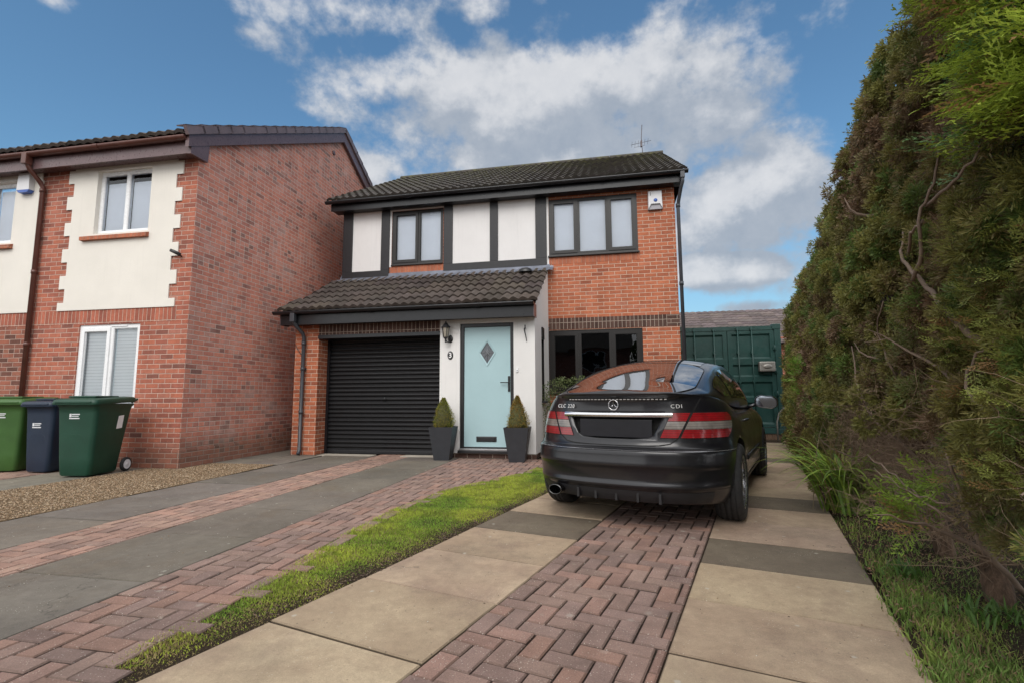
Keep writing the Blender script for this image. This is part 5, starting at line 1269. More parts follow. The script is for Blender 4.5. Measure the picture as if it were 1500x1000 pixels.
# licence plate, chrome bar, badges
mb = MB(); mb.box(-.30, .30, .122, .130, .708, .850, .003); CB(mb, 'number_plate', M['plate'])
mb = MB(); P_ = []
for i in range(31):
    x = -.445+.89*i/30; rows = []
    for z, o in ((.866, .004), (.870, .020), (.887, .024), (.904, .020), (.908, .004)):
        xx = max(abs(x), .0005); p = SBn(q_of(xx, z), z, o, 1 if x >= 0 else -1); rows.append(p)
    P_.append(rows)
mb.grid(P_, True, flip=True); CB(mb, 'chrome_bar', M['chrome'])
mb = MB(); CRY = RR(1.0)
star = (0, SB(0, .96)[1]-.010, .966)
rr_ = .040; ring = [(star[0]+rr_*cos(a), star[1]-.006, star[2]+rr_*sin(a)) for a in np.linspace(0, 2*pi, 33)]
mb.tube(ring, .0036, 8, cap=False)
for k in range(3):
    a = pi/2+k*2*pi/3; tip = Vector((rr_*cos(a), 0, rr_*sin(a))); sd = Vector((-sin(a), 0, cos(a)))*.0075; c = Vector(star)+Vector((0, -.006, 0)); pk = c+Vector((0, -.010, 0))
    nb = [c+sd-tip.normalized()*-.004, c-sd-tip.normalized()*-.004]
    mb.add([tuple(pk), tuple(nb[0]), tuple(c+tip), tuple(nb[1])], [(0, 1, 2), (2, 3, 0)])
mb.lathe([(.0, 0), (.058, 0)], 32, Matrix.Translation((star[0], star[1]-.0005, star[2])) @ Matrix.Rotation(pi/2, 4, 'X')) if False else None
CB(mb, 'star_emblem', M['chrome'])
def badge(name, txt, cx_, z, size):
    q = q_of(abs(cx_), z); p = Vector(SBn(q, z, .003, 1 if cx_ > 0 else -1)); p2 = Vector(SBn(q_of(abs(cx_)+.05, z), z, .003, 1 if cx_ > 0 else -1)); ang = math.atan2((p2-p).y, (p2-p).x) if cx_ > 0 else math.atan2((p-p2).y, (p-p2).x)
    text_mesh(name, txt, size, M['chrome_text'], ca, Matrix.Translation(p) @ Matrix.Rotation(ang, 4, 'Z') @ Matrix.Rotation(pi/2-.18, 4, 'X'), .0025, 0, 1.1, 1.25)
M['chrome_text'] = simple('badge_silver', (.8, .8, .8), .3, metal=.5, var=.05)
badge('model_lettering', 'CLC 220', -.45, .953, .045); badge('model_lettering', 'CDI', .475, .953, .043)
# lip spoiler with the high brake light under it
mb = MB(); P_ = []
for i in range(41):
    x = -.58+1.16*i/40; k = 1-(abs(x)/.66)**6; row = []
    yb = SB(q_of(max(abs(x), .001), 1.04), 1.04)[1]
    for (dy_, z) in ((.012, 1.036), (-.002-.006*k, 1.046), (-.004-.010*k, 1.055+.003*k), (-.002-.008*k, 1.061+.004*k), (.006, 1.065+.005*k), (.04, 1.067+.004*k), (.08, 1.064), (.12, 1.050)): e_ = min(1, abs(x)/.60)**5; row.append((x, yb+dy_+.016*e_, z-.020*e_-.045*q_of(max(abs(x), .001), 1.04)**4))
    P_.append(row)
mb.grid(P_, True, flip=True); CB(mb, 'spoiler', M['paint'])
mb = MB(); P_ = []
M['brake_dot'] = simple('brake_light_clear', (.36, .34, .33), .25, var=.2, scale=50)
for i in range(27):
    x = -.40+.80*i/26; xx = max(abs(x), .001); yb = SB(q_of(xx, 1.01), 1.01)[1]; mb.box(x-.010, x+.010, yb-.009, yb+.01, 1.006, 1.014)
hb = CB(mb, 'high_brake_light', M['brake_dot'])
mb = MB(); P_ = [[(x, SB(q_of(max(abs(x), .001), z), z)[1]-.0035, z) for z in (1.000, 1.019)] for x in np.linspace(-.43, .43, 25)]; mb.grid(P_, True, flip=True); CB(mb, 'housing', M['void'], hb)
# exhaust, reflector
mb = MB(); Mx = Matrix.Translation((-.50, .205, .270)) @ Matrix.Rotation(pi/2, 4, 'X') @ Matrix.Scale(1.45, 4, (1, 0, 0))
mb.lathe([(.032, .0), (.040, .0), (.042, .17), (.038, .178), (.034, .17), (.031, .02)], 28, Mx); CB(mb, 'exhaust', M['alloy_dark'] if 'alloy_dark' in M else simple('dark_steel', (.12, .12, .12), .25, metal=1))
mb = MB(); mb.lathe([(0, .03), (.033, .03)], 28, Mx); CB(mb, 'exhaust_bore', M['void'])
mb = MB(); mb.box(-.60, .60, .45, 4.1, .17, .24); CB(mb, 'underbody', M['void'])

# --- cabin
ZC = smooth_tab([(.20, 1.060), (.45, 1.135), (.80, 1.245), (1.10, 1.328), (1.40, 1.392), (1.75, 1.428), (2.05, 1.435), (2.35, 1.41), (2.65, 1.32), (2.95, 1.17), (3.30, .955)])
WB = smooth_tab([(.20, .47), (.30, .57), (.42, .645), (.58, .705), (.8, .738), (1.0, .757), (1.8, .775), (2.6, .77), (3.0, .74), (3.30, .68)])
WRf = smooth_tab([(.20, .43), (.30, .53), (.42, .588), (.58, .612), (1.0, .600), (1.6, .57), (2.1, .575), (2.6, .62), (3.0, .66), (3.3, .67)])
def smoothed(f, a, b, sg=.06):
    xs = np.linspace(a, b, 400); ys = np.array([f(x) for x in xs]); st = xs[1]-xs[0]; n_ = int(3*sg/st); kk = np.exp(-.5*(np.arange(-n_, n_+1)*st/sg)**2); kk /= kk.sum()
    lo = ys[0]-(ys[1]-ys[0])*np.arange(n_, 0, -1); hi = ys[-1]+(ys[-1]-ys[-2])*np.arange(1, n_+1); ys = np.convolve(np.r_[lo, ys, hi], kk, 'valid')
    m0, m1 = (a+b)/2, (b-a)/2; pf = np.polyfit((xs-m0)/m1, ys, 13)
    return lambda x: float(np.polyval(pf, (min(b, max(a, x))-m0)/m1))
ZC = smoothed(ZC, .15, 3.35); WB = smoothed(WB, .15, 3.35); WRf = smoothed(WRf, .15, 3.35)
ZBl = lambda y: ZT(y)-.03
def SC(y, t):
    """cabin: t 0 belt .. 0.5 roof rail .. 1 centre line"""
    zb = ZBl(y); zc = ZC(y); hgt = max(.012, zc-zb); wb = WB(y); wr = WRf(y); drop = min(.075, hgt*.45); zr = zc-drop
    if t <= .5:
        k = t/.5; bul = .022*sin(pi*k); x = wb+(wr-wb)*k**1.15+bul; z = zb+(zr-zb)*sin(k*pi/2*.92)/sin(pi/2*.92) if True else 0; return (x, y, zb+(zr-zb)*(k**.92))
    k = (t-.5)/.5; a = k*pi/2; e = .62
    x = wr*cos(a)**1.0 if False else wr*(1-k)**.92; z = zr+drop*(1-(1-k)**2.3); return (x, y, z)
def SCn(y, t, off, s=1):
    e = .008; p = Vector(SC(y, t)); a = Vector(SC(y+e, t))-Vector(SC(y-e, t)); b = Vector(SC(y, min(1, t+e)))-Vector(SC(y, max(0, t-e))); nn = a.cross(b).normalized()
    if nn.z < 0 and t > .5: nn = -nn
    if t <= .5 and nn.x < 0: nn = -nn
    p = p+nn*off; return (p.x*s, p.y, p.z)
mb = MB(); ysn = [.20+3.10*i/124 for i in range(125)]; tsn = [0, .08, .16, .25, .34, .42, .47, .5, .53, .57, .62, .69, .77, .85, .93, 1.0]
for s in (1, -1): mb.grid([[(SC(y, t)[0]*s, y, SC(y, t)[2]) for t in tsn] for y in ysn], True, flip=(s < 0))
CB(mb, 'cabin', M['paint'])
def cpatch(name, mat, y0, y1, ta, tb, off=.003, ny=26, nt_=8, sides=(1, -1), parent=None):
    o = []
    for s in sides:
        mb = MB(); P_ = []
        for i in range(ny+1):
            y = y0+(y1-y0)*i/ny; a, b = ta(y), tb(y); P_.append([SCn(y, a+(b-a)*j/nt_, off, s) for j in range(nt_+1)])
        mb.grid(P_, True, flip=(s < 0)); o.append(CB(mb, name, mat, parent))
    return o
# rear screen (full width, both halves in one piece) with rounded top corners
def full_patch(name, mat, y0, y1, ta, off, ny=64, nt_=16, parent=None):
    mb = MB(); P_ = []
    for i in range(ny+1):
        y = y0+(y1-y0)*i/ny; a = ta(y); row = [SCn(y, a+(1-a)*j/nt_, off, 1) for j in range(nt_+1)]; row += [(-x, yy, z) for x, yy, z in row[-2::-1]]; P_.append(row)
    mb.grid(P_, True); return CB(mb, name, mat, parent)
full_patch('rear_window', M['glass_car'], .235, 1.24, lambda y: .545+.10*max(0, (y-1.05)/.19)**3, .004)
full_patch('sunroof_glass', M['glass_car'], 1.27, 2.05, lambda y: .585, .003)
full_patch('windscreen', M['glass_car'], 2.42, 3.20, lambda y: .55, .004)
for s in (1, -1):
    mb = MB(); pts = [SCn(y, .545+.10*max(0, (y-1.05)/.19)**3-.004, .004, s) for y in np.linspace(.235, 1.24, 26)]; mb.tube(pts, .0035, 5); CB(mb, 'window_seal', M['void'])
# side glass
def lowt(y): return .10+.16*max(0, (1.15-y)/.5)**2
sg = cpatch('side_window', M['glass_car'], 1.30, 2.90, lambda y: .10+.02*max(0, (1.42-y)/.12)**2, lambda y: max(.12, .44-.02*max(0, (1.42-y)/.12)**2-.34*max(0, (y-2.45)/.45)**1.5), .004)
cpatch('quarter_window', M['glass_car'], .76, 1.24, lambda y: .13+.20*max(0, (.93-y)/.17)**2+.03*max(0, (y-1.17)/.07)**2, lambda y: max(.2, .42-.07*max(0, (1.0-y)/.24)**2-.04*max(0, (y-1.17)/.07)**2), .004)
# door handle, mirror
for s in (1, -1):
    p = SBn(1.30, .80, .0, s)
    mb = MB(); mb.tube([(p[0]-s*.005, p[1]-.09, p[2]), (p[0]+s*.030, p[1]-.06, p[2]+.004), (p[0]+s*.034, p[1]+.04, p[2]+.004), (p[0]-s*.005, p[1]+.09, p[2])], [.009, .012, .012, .009], 8); CB(mb, 'door_handle', M['paint'])
for s in (1, -1):
    bx, by, bz = s*.80, 2.62, .915
    mb = MB(); mb.tube([(s*.745, by+.02, bz-.03), (s*.80, by+.02, bz+.0), (s*.86, by+.01, bz+.02)], [.022, .018, .02], 10)
    cxm, czm = s*.965, bz+.045; rings_ = []
    for (yy, k) in ((by-.012, .97), (by+.03, 1.05), (by+.08, .92), (by+.12, .62), (by+.135, .2)):
        rings_.append([(cxm+s*.118*k*(abs(cos(a))**.75)*(1 if cos(a) >= 0 else -1)*(1 if True else 1), yy, czm+.074*k*(abs(sin(a))**.8)*(1 if sin(a) >= 0 else -1)+(.01 if cos(a) < 0 else 0)) for a in np.linspace(0, 2*pi, 25)[:-1]])
    if s > 0: mb.loft([r[::-1] for r in rings_], True, False, True)
    else: mb.loft(rings_, True, False, True)
    mo = CB(mb, 'wing_mirror', M['paint'])
    mb = MB(); r_ = rings_[0]; mb.add([(cxm+(p[0]-cxm)*.93, by-.008, czm+(p[2]-czm)*.91) for p in r_], [tuple(range(24))]); CB(mb, 'mirror_glass', M['mirror'], mo)
    mb = MB(); n_ = 24; a_ = [(cxm+(p[0]-cxm)*.93, by-.009, czm+(p[2]-czm)*.91) for p in r_]; b_ = r_; mb.add(a_+b_, [(i, (i+1) % n_, n_+(i+1) % n_, n_+i) for i in range(n_)]); CB(mb, 'mirror_rim', M['car_plastic'], mo)
# wheels
def wheel(x, y):
    s = 1 if x > 0 else -1
    Mx = Matrix.Translation((x, y, WR)) @ Matrix.Rotation(s*pi/2, 4, 'Y')
    mb = MB(); w2 = .112
    prof = [(.215, -w2+.01), (.235, -w2), (.285, -w2+.004), (.305, -w2+.018), (.316, -w2+.040)]
    for z in (-.062, -.022, .022, .062): prof += [(.318, z-.006), (.311, z-.004), (.311, z+.004), (.318, z+.006)]
    prof += [(.316, w2-.040), (.305, w2-.018), (.285, w2-.004), (.235, w2), (.215, w2-.01)]
    mb.lathe(prof, 56, Mx); wo = CB(mb, 'wheel', M['rubber'])
    mb = MB(); mb.lathe([(.218, -.10), (.20, -.09), (.19, -.05), (.19, .07), (.205, .088), (.219, .098), (.219, .104), (.212, .106), (.200, .094)], 48, Mx)
    for k in range(7):
        a = 2*pi*k/7
        for da in (-.10, .10):
            p0 = Vector((.045*cos(a+da*2.4), .045*sin(a+da*2.4), .078)); p1 = Vector((.200*cos(a+da), .200*sin(a+da), .090)); sd = Vector((-sin(a), cos(a), 0))*.013
            q_ = [p0-sd, p0+sd, p1+sd*.75, p1-sd*.75]; vs = [tuple(Mx @ p) for p in q_]+[tuple(Mx @ (p-Vector((0, 0, .030)))) for p in q_]
            mb.add(vs, [(0, 1, 2, 3), (7, 6, 5, 4), (0, 3, 7, 4), (1, 5, 6, 2)])
    mb.lathe([(0, .090), (.030, .090), (.050, .080), (.055, .05)], 20, Mx); CB(mb, 'rim', M['alloy'], wo)
    mb = MB(); mb.lathe([(0, .03), (.14, .03), (.145, .02)], 28, Mx); CB(mb, 'brake_disc', M['lead'], wo)
    mb = MB(); mb.lathe([(0, -.06), (.20, -.06)], 28, Mx); CB(mb, 'hub_back', M['void'], wo)
for y in AX:
    for s in (1, -1): wheel(s*TR, y)

# ================================================================== WHEELIE BINS
def bin_mat(name, col): return simple(name, col, .42, var=.18, scale=3.5, bump=.0015, bscale=160, spec=.4)
M['bin_dark'] = bin_mat('bin_plastic_dark_green', (.010, .050, .030)); M['bin_blue'] = bin_mat('bin_plastic_navy', (.013, .024, .046)); M['bin_green'] = bin_mat('bin_plastic_green', (.040, .105, .024))
M['decal'] = simple('bin_decal', (.62, .64, .66), .5, var=.1, scale=60)
def rrect(hx, hy, r, cx=0, cy=0, n=5):
    pts = []
    for (sx_, sy_, a0_) in ((1, 1, 0), (-1, 1, pi/2), (-1, -1, pi), (1, -1, 3*pi/2)):
        for k in range(n+1):
            a = a0_+pi/2*k/n; pts.append((cx+sx_*(hx-r)+r*cos(a), cy+sy_*(hy-r)+r*sin(a)))
    return pts
def wheelie_bin(label, loc, rz, mat, W=.57, D=.72, Hh=1.0, notice=False, front_logo=True):
    """front faces -y local, handle and wheels at +y"""
    t = thing('wheelie_bin', label, 'wheelie bin', loc, rz, 'wheelie bins in front of the red brick house')
    mb = MB(); rings_ = []
    for z, wx, d0, d1 in ((.02, .40, .30, .155), (.04, .43, .31, .17), (.25, .455, .325, .20), (.55, .49, .335, .245), (.85, .525, .345, .29), (.93, .54, .35, .31), (.955, .565, .365, .335), (.975, .565, .365, .335)):
        wx = wx*W/.57; d0 = d0*D/.72; d1 = d1*D/.72; rings_.append([(x, y, z*Hh) for x, y in rrect(wx/2, (d0+d1)/2, .055, 0, (d1-d0)/2)])
    mb.loft(rings_, True); body_ = mb.build('body', mat, t)
    # raised arched panel on the front
    mb = MB(); yf_ = lambda z: -(.30+(.345-.30)*z/.85)*D/.72-.004
    arch = [(-.13, .10), (.13, .10), (.13, .50), (.11, .545), (.06, .57), (-.06, .57), (-.11, .545), (-.13, .50)]
    mb.add([(x, yf_(z)+.004, z*Hh) for x, z in arch]+[(x*.94, yf_(z)-.003, z*Hh*.99+.005) for x, z in arch], [(i, (i+1) % 8, 8+(i+1) % 8, 8+i) for i in range(8)]+[tuple(range(8, 16))])
    mb.build('front_panel', mat, t)
    # lid: overhanging, slightly domed, raised rib
    mb = MB(); hw = W/2+.015; y0, y1 = -D/2-.055, D/2-.03; L_ = []
    for (k, z, ins) in ((0, .965, .0), (1, .985, -.004), (2, 1.025, .004), (3, 1.040, .025), (4, 1.052, .09), (5, 1.060, .18)):
        L_.append([(x, y, z*Hh+(.012 if y > 0 else 0)+.03*max(0, (y-.1))/.3) for x, y in rrect(hw-ins, (y1-y0)/2-ins, .05, 0, (y0+y1)/2)])
    mb.loft(L_, True); lid_ = mb.build('lid', mat, t)
    mb = MB(); mb.box(-hw*.62, hw*.62, y0+.13, y1-.20, 1.058*Hh, 1.085*Hh, .012); mb.box(-hw*.8, hw*.8, y0-.012, y0+.03, .985*Hh, 1.012*Hh, .008); mb.build('lid_rib', mat, lid_)
    mb = MB(); yb = D/2-.02; mb.tube([(-hw*.85, yb-.05, .99*Hh), (-hw*.85, yb+.05, 1.03*Hh), (hw*.85, yb+.05, 1.03*Hh), (hw*.85, yb-.05, .99*Hh)], .016, 8); mb.build('handle', mat, t)
    for s in (1, -1):
        Mx = Matrix.Translation((s*(W/2-.045), .235*D/.72+.045, .10)) @ Matrix.Rotation(s*pi/2, 4, 'Y')
        mb = MB(); mb.lathe([(.0, -.022), (.085, -.022), (.098, -.014), (.10, 0), (.098, .014), (.085, .022), (.068, .022)], 28, Mx); wv = mb.build('wheel', M['rubber'], t)
        mb = MB(); mb.lathe([(.0, .026), (.02, .028), (.03, .018), (.058, .018), (.068, .024), (.069, .016)], 24, Mx); mb.build('hub', M['off_white'], wv)
    # council sticker: emblem block and two lines of small print (illegible in the photograph)
    mb = MB(); zz = .80 if Hh > .97 else .66; y_ = yf_(zz)-.003; xs_ = -.09
    mb.box(xs_, xs_+.026, y_, y_+.004, zz+.0, zz+.045); mb.box(xs_+.032, xs_+.135, y_, y_+.004, zz+.028, zz+.043); mb.box(xs_+.032, xs_+.12, y_, y_+.004, zz+.006, zz+.016); mb.box(xs_, xs_+.135, y_, y_+.004, zz-.025, zz-.010)
    mb.build('sticker', M['decal'], t)
    if notice:
        mb = MB(); hx = lambda z: (.40+(.525-.40)*z/.85)/2*W/.57+.008; mb.add([(hx(.62), .03, .62), (hx(.62), .135, .63), (hx(.80), .145, .81), (hx(.80), .045, .80)], [(0, 1, 2, 3)]); mb.build('notice', M['white_paint'], t)
    return t
wheelie_bin('dark green wheelie bin with a white notice on its side, nearest the house corner', (-7.15, 5.78, 0), R(12), M['bin_dark'], notice=True)
wheelie_bin('narrow navy blue wheelie bin between the two green bins', (-8.06, 5.93, 0), R(6), M['bin_blue'], W=.48, D=.55, Hh=.97)
wheelie_bin('bright green wheelie bin cut off by the left edge of the photo', (-8.76, 5.95, 0), R(20), M['bin_green'], W=.57, D=.72, Hh=1.0, )

# ================================================================== POTS WITH CONIFERS
M['pot'] = simple('pot_charcoal', (.030, .032, .038), .5, var=.15, bump=.001)
def potted(label, loc, hs, seed, cols, rz, ex=1.7):
    t = thing('potted_conifer', label, 'potted plant', loc, rz, 'planters either side of the front door')
    mb = MB(); R2 = lambda h: [(-h, -h), (h, -h), (h, h), (-h, h)]
    mb.loft([[(x, y, z) for x, y in R2(h)] for h, z in ((.125, 0), (.140, .10), (.200, .53), (.203, .55), (.190, .55), (.185, .50))], False, True, True); mb.build('pot', M['pot'], t)
    mb = MB(); mb.add([(x, y, .52) for x, y in R2(.187)], [(0, 1, 2, 3)]); mb.build('compost', M['soil'], t)
    mb = MB(); mb.tube([(0, 0, .42), (0, 0, .5+hs*.8)], .012, 6); mb.build('trunk', M['bark'], t)
    r = np.random.default_rng(seed); n = 5200; h = r.uniform(0, 1, n)**1.25; rad = .172*hs/.46*np.where(h < .12, .82+1.5*h, 1.0-.93*((h-.12)/.88)**ex); a = r.uniform(0, 2*pi, n)
    lump = .90+.16*np.sin(a*3+h*9+seed)*np.cos(h*14+a*2)+.08*np.sin(a*7-h*23); k = r.uniform(.72, 1.04, n)*lump
    c = np.c_[np.cos(a)*rad*k, np.sin(a)*rad*k, .53+h*hs]
    out = np.c_[np.cos(a), np.sin(a), .9+0*a]+r.normal(0, .45, (n, 3)); out /= np.linalg.norm(out, axis=1)[:, None]; sd = np.cross(out, r.normal(0, 1, (n, 3))); sd /= np.linalg.norm(sd, axis=1)[:, None]
    ln = r.uniform(.012, .024, n)[:, None]; wd = .0042
    V = np.stack([c-sd*wd, c+sd*wd, c+out*ln], 1).reshape(-1, 3); cc = np.array(cols)[r.integers(0, len(cols), n)]*r.uniform(.6, 1.35, (n, 1)); patch_ = (vnoise(c, 9, seed) > .55)[:, None]; cc = np.where(patch_, cc*np.array([1.15, .95, .9]), cc)
    mesh_np('crown', V, np.arange(n*3).reshape(-1, 3), M['leaf'], cc, t)
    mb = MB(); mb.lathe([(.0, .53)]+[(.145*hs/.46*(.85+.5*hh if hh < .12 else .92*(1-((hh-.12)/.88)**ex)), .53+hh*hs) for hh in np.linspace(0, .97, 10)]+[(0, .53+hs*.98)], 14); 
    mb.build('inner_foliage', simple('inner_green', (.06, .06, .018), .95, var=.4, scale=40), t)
potted('charcoal pot with a green clipped conifer standing left of the blue front door', (-2.80, 8.05, 0), .50, 3, [(.28, .28, .045), (.22, .24, .04), (.34, .30, .06), (.16, .21, .035)], R(4), 1.9)
potted('charcoal pot with a browner pointed conifer standing right of the blue front door', (-1.53, 8.05, 0), .53, 9, [(.34, .27, .06), (.27, .23, .05), (.38, .24, .07), (.20, .19, .04)], R(2), 1.45)
#--PLANTS--
# ================================================================== CONIFER HEDGE (a row of trees)
HF = Frame((0, 0), 14.5)       # u = to the right of the camera line, v = along the hedge
def hw(u, v, z=0.): return HF.w(u, v, z)
def frond(n_side, length, width, droop=.25):
    """flat cypress spray along +y in the xy plane; returns verts, quads"""
    V = []; Q = []
    def leaf(p, d, l, w_):
        d = np.array(d)/np.linalg.norm(d); s = np.array([-d[1], d[0], 0]); p = np.array(p); o = len(V)
        V.extend([p, p+d*l*.45+s*w_, p+d*l, p+d*l*.45-s*w_]); Q.append((o, o+1, o+2, o+3))
    leaf((0, 0, 0), (0, 1, 0), length*.55, width*.55); leaf((0, length*.45, -.01), (0, 1, 0), length*.55, width*.8)
    for i in range(n_side):
        t = .12+.80*i/max(1, n_side-1); s = 1 if i % 2 else -1; l = length*(.55-.36*t)
        leaf((0, length*t, -droop*length*t*t*.3), (s*.78, .62, -.12), l, width)
    V = np.array(V, float); V[:, 2] -= droop*(V[:, 1]**2)/length; V[:, 2] -= .25*np.abs(V[:, 0]); return V, np.array(Q)
def frond2(n_side, length, seed, wl=.0030):
    """two-level feathery cypress spray, irregular"""
    r = np.random.default_rng(seed); V = []; Q = []
    def leaf(p, d, l, w_):
        d = d/np.linalg.norm(d); s = np.array([-d[1], d[0], 0.]); s /= np.linalg.norm(s)+1e-9; o = len(V); V.extend([p, p+d*l*.5+s*w_, p+d*l, p+d*l*.5-s*w_]); Q.append((o, o+1, o+2, o+3))
    ax = np.array([0, 1., 0]); leaf(np.zeros(3), ax, length*.9, wl*.6)
    for i in range(n_side):
        t = .06+.86*i/(n_side-1); s = 1 if i % 2 else -1; l = length*(.55-.38*t)*r.uniform(.7, 1.2); d = np.array([s*r.uniform(.6, .95), r.uniform(.5, .8), r.uniform(-.25, .15)]); d /= np.linalg.norm(d); p = np.array([0, length*t, -.10*length*t*t]); leaf(p, d, l, wl*1.1)
        for k in range(max(2, int(l/.013))):
            q = p+d*l*(.2+.7*k/max(1, int(l/.013))); s2 = 1 if k % 2 else -1; d2 = d*.8+np.array([-d[1], d[0], 0])*s2*.65+np.array([0, 0, r.uniform(-.1, .1)]); leaf(q, d2, r.uniform(.010, .018), wl)
    return np.array(V, float), np.array(Q)
FR_FRESH = [frond2(11, .15, 1), frond2(9, .12, 2), frond2(12, .17, 3)]
FR_NEAR = [frond2(7, .075, 4, .0030), frond2(6, .06, 5, .0034), frond2(8, .09, 6, .0030)]
FR_MID = [frond(9, .085, .0050, .2), frond(7, .07, .0055, .2), frond(8, .10, .0048, .3)]
FR_FAR = [frond(5, .10, .0085, .3), frond(4, .085, .009, .2)]
def place(tmpls, P, D, Nn, S, C, r):
    """instances of frond templates baked into one mesh: P pos, D direction, Nn facing normal, S scale, C colour"""
    Vs = []; Qs = []; Cs = []; base = 0; idx = r.integers(0, len(tmpls), len(P))
    for k, (TV, TQ) in enumerate(tmpls):
        m_ = idx == k; n = int(m_.sum())
        if not n: continue
        d = D[m_]; nn = Nn[m_]; x = np.cross(d, nn); x /= np.linalg.norm(x, axis=1)[:, None]+1e-9; z = np.cross(x, d)
        V = P[m_][:, None]+(TV[None, :, 0:1]*x[:, None]+TV[None, :, 1:2]*d[:, None]+TV[None, :, 2:3]*z[:, None])*S[m_][:, None, None]
        Vs.append(V.reshape(-1, 3)); Qs.append((TQ[None]+np.arange(n)[:, None, None]*len(TV)).reshape(-1, 4)+base); base += n*len(TV)
        c = np.repeat(C[m_], len(TQ), axis=0)*r.uniform(.78, 1.22, (n*len(TQ), 1)); Cs.append(c)
    return np.vstack(Vs), np.vstack(Qs), np.vstack(Cs)
BROWN = np.array([.23, .145, .085]); BROWN2 = np.array([.34, .235, .15]); OLIVE = np.array([.22, .215, .060]); GRN = np.array([.14, .205, .050]); LIME = np.array([.20, .29, .045]); GOLD = np.array([.24, .22, .06])
def tuft(n_, L_, wl, seed, spread=.55):
    """small 3-D conifer sprig: forked fingers of scale leaves"""
    r = np.random.default_rng(seed); V = []; Q = []
    for k in range(n_):
        d0 = np.array([r.normal(0, spread), 1, r.normal(0, spread)]); d0 /= np.linalg.norm(d0); p = d0*L_*r.uniform(0, .55); l = L_*r.uniform(.35, .6); d = d0+r.normal(0, .3, 3); d /= np.linalg.norm(d); s_ = np.cross(d, r.normal(0, 1, 3)); s_ /= np.linalg.norm(s_)
        o = len(V); w_ = wl*r.uniform(.7, 1.3); V.extend([p, p+d*l*.5+s_*w_, p+d*l, p+d*l*.5-s_*w_]); Q.append((o, o+1, o+2, o+3))
    return np.array(V), np.array(Q)
TF_NEAR = [tuft(15, .060, .0028, 1), tuft(12, .05, .0032, 2), tuft(16, .07, .0026, 3)]
TF_MID = [tuft(11, .070, .0045, 4), tuft(9, .06, .005, 5)]
TF_FAR = [tuft(7, .085, .0085, 6), tuft(6, .07, .009, 7)]
